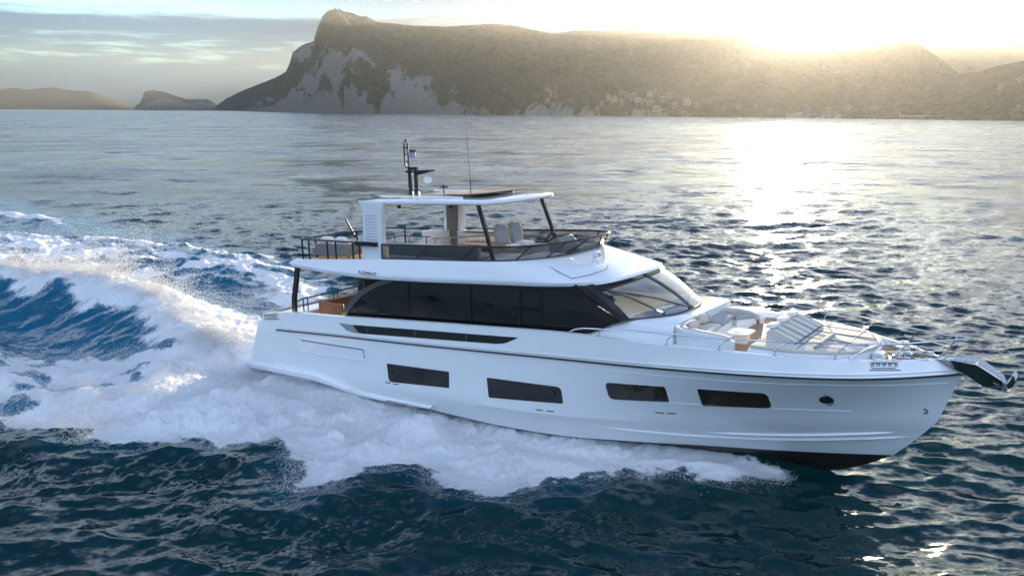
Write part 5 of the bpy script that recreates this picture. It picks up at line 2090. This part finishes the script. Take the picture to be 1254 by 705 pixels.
def drops(name, P, size, label):
    """every drop is a small closed tetrahedron"""
    n = len(P)
    base = np.array([(1, 1, 1), (1, -1, -1), (-1, 1, -1), (-1, -1, 1)], float) * 0.58
    q = RNG.normal(size=(n, 4))
    q /= np.linalg.norm(q, axis=1, keepdims=True)
    w, x, y, z = q.T
    R = np.stack([np.stack([1 - 2 * (y * y + z * z), 2 * (x * y - z * w), 2 * (x * z + y * w)], -1),
                  np.stack([2 * (x * y + z * w), 1 - 2 * (x * x + z * z), 2 * (y * z - x * w)], -1),
                  np.stack([2 * (x * z - y * w), 2 * (y * z + x * w), 1 - 2 * (x * x + y * y)], -1)], 1)
    V = np.einsum('nij,kj->nki', R, base) * size[:, None, None] + P[:, None, :]
    me = bpy.data.meshes.new(name)
    me.vertices.add(n * 4)
    me.vertices.foreach_set('co', V.astype(np.float32).ravel())
    f = np.array([(0, 1, 2), (0, 3, 1), (0, 2, 3), (1, 3, 2)])
    F = (np.arange(n)[:, None, None] * 4 + f[None]).reshape(-1)
    me.loops.add(len(F))
    me.loops.foreach_set('vertex_index', F.astype(np.int32))
    me.polygons.add(n * 4)
    me.polygons.foreach_set('loop_start', (np.arange(n * 4) * 3).astype(np.int32))
    me.update(calc_edges=True)
    me.materials.append(SPRAY)
    o = bpy.data.objects.new(name, me)
    COL.objects.link(o)
    tag(o, label, 'spray', kind='stuff')
    return o


HB_X = np.linspace(-10.9, 11, 90)
HB_Y = np.array([hull_y(a, 0.5) for a in HB_X])


def build_spray():
    r = RNG
    # --- sheet thrown out by the bow: drops over the foam and along its ragged edge
    n = 1500000
    xl = r.uniform(-20, 8.3, n)
    yl = r.uniform(-14.5, -0.8, n)
    sb = sb_noisy(xl, yl)
    cl = fbm(xl * 1.1, yl * 1.1 + 11, 4) + 0.5 * fbm(xl * 4.0, yl * 4.0, 3)
    edge = np.exp(-((sb + 0.0) / 0.36) ** 2)
    p = 0.95 * edge * smoothstep(-0.35, 0.35, cl + 0.15) + 0.42 * smoothstep(0.1, 0.6, sb) * smoothstep(-0.5, 0.3, cl)
    p *= smoothstep(-20, -10, xl) * 0.75 + 0.25
    k = r.random(n) < p * 0.9
    xl, yl, sb, edge = xl[k], yl[k], sb[k], edge[k]
    h, fo, ae, ca, d = wake(xl, yl)
    up = r.exponential(1.0, len(xl)) * (0.05 + 0.13 * edge * smoothstep(8.5, 3, xl) + 0.05 * smoothstep(7, 0, xl))
    # thrown outwards, away from the hull
    out_ = r.exponential(0.22, len(xl)) * edge
    yl2 = yl - out_
    keep = (yl2 < -2.9) | (xl > 6.0) | (xl < -12) 
    keep &= ~((np.abs(yl2) < np.interp(xl, HB_X, HB_Y) + .1) & (xl > -11.2))
    wx_, wy_ = to_world(xl, yl2)
    P = np.stack([wx_, wy_, h + up], -1)[keep]
    big = r.random(len(P)) < 0.006

    drops('bow_spray', P, np.where(big, r.uniform(0.014, 0.030, len(P)), r.uniform(0.005, 0.013, len(P))), 'white spray thrown out along the waterline of the yacht')
    # --- spindrift torn from the crest of the quarter wave
    n = 330000
    xl = r.uniform(-40, -9.8, n)
    yc = np.interp(xl, CREST[:, 0], CREST[:, 1])
    off = r.normal(0.3, 0.85, n)
    yl = yc + off
    cl = fbm(xl * 0.6, yl * 0.6 + 31, 4) + 0.6 * fbm(xl * 3.0, yl * 3.0 + 5, 3)
    p = smoothstep(-0.35, 0.35, cl + 0.1) * np.exp(-np.abs(off) / 1.1) * smoothstep(-40, -27, xl)
    k = r.random(n) < p * 0.8
    xl, yl, cl = xl[k], yl[k], cl[k]
    h, fo, ae, ca, d = wake(xl, yl)
    tall = 0.10 + 0.30 * smoothstep(0.0, 0.6, cl) + 0.25 * np.exp(-((xl + 24) / 5.0) ** 2)
    up = r.exponential(1.0, len(xl)) * tall
    wx_, wy_ = to_world(xl + 0.2 * up, yl + 0.9 * up)
    P1 = np.stack([wx_, wy_, h + up], -1)
    # --- mist of drops behind the transom and over the hollow between the two wakes
    n = 60000
    xl = r.uniform(-24, -9.5, n)
    yl = r.uniform(-3.5, 6.5, n)
    cl = fbm(xl * 0.5 + 7, yl * 0.5, 4) + 0.5 * fbm(xl * 2.2, yl * 2.2, 3)
    k = r.random(n) < smoothstep(-0.1, 0.6, cl) * smoothstep(-24, -15, xl)
    xl, yl, cl = xl[k], yl[k], cl[k]
    h, fo, ae, ca, d = wake(xl, yl)
    up = r.exponential(0.28, len(xl)) + 0.02
    wx_, wy_ = to_world(xl, yl)
    P2 = np.stack([wx_, wy_, h + up], -1)
    # --- flecks along the broken far edge and over the near trough
    n = 120000
    xl = r.uniform(-52, -10, n)
    yl = r.uniform(-12, 14, n)
    h, fo, ae, ca, d = wake(xl, yl)
    cl = fbm(xl * 1.2, yl * 1.2 + 3, 4) + 0.5 * fbm(xl * 5, yl * 5, 3)
    k = r.random(n) < np.maximum(smoothstep(0.15, 0.6, cl) * fo, 0.10 * smoothstep(0.3, 0.9, ae))
    xl, yl, h = xl[k], yl[k], h[k]
    up = r.exponential(0.12, len(xl)) + 0.015
    wx_, wy_ = to_world(xl, yl)
    P3 = np.stack([wx_, wy_, h + up], -1)
    P = np.concatenate([P1, P2, P3])
    s = np.concatenate([r.uniform(0.007, 0.020, len(P1)), r.uniform(0.005, 0.014, len(P2)), r.uniform(0.008, 0.022, len(P3))])
    drops('wake_spray', P, s, 'white spray blown off the wake behind the yacht')



build_spray()
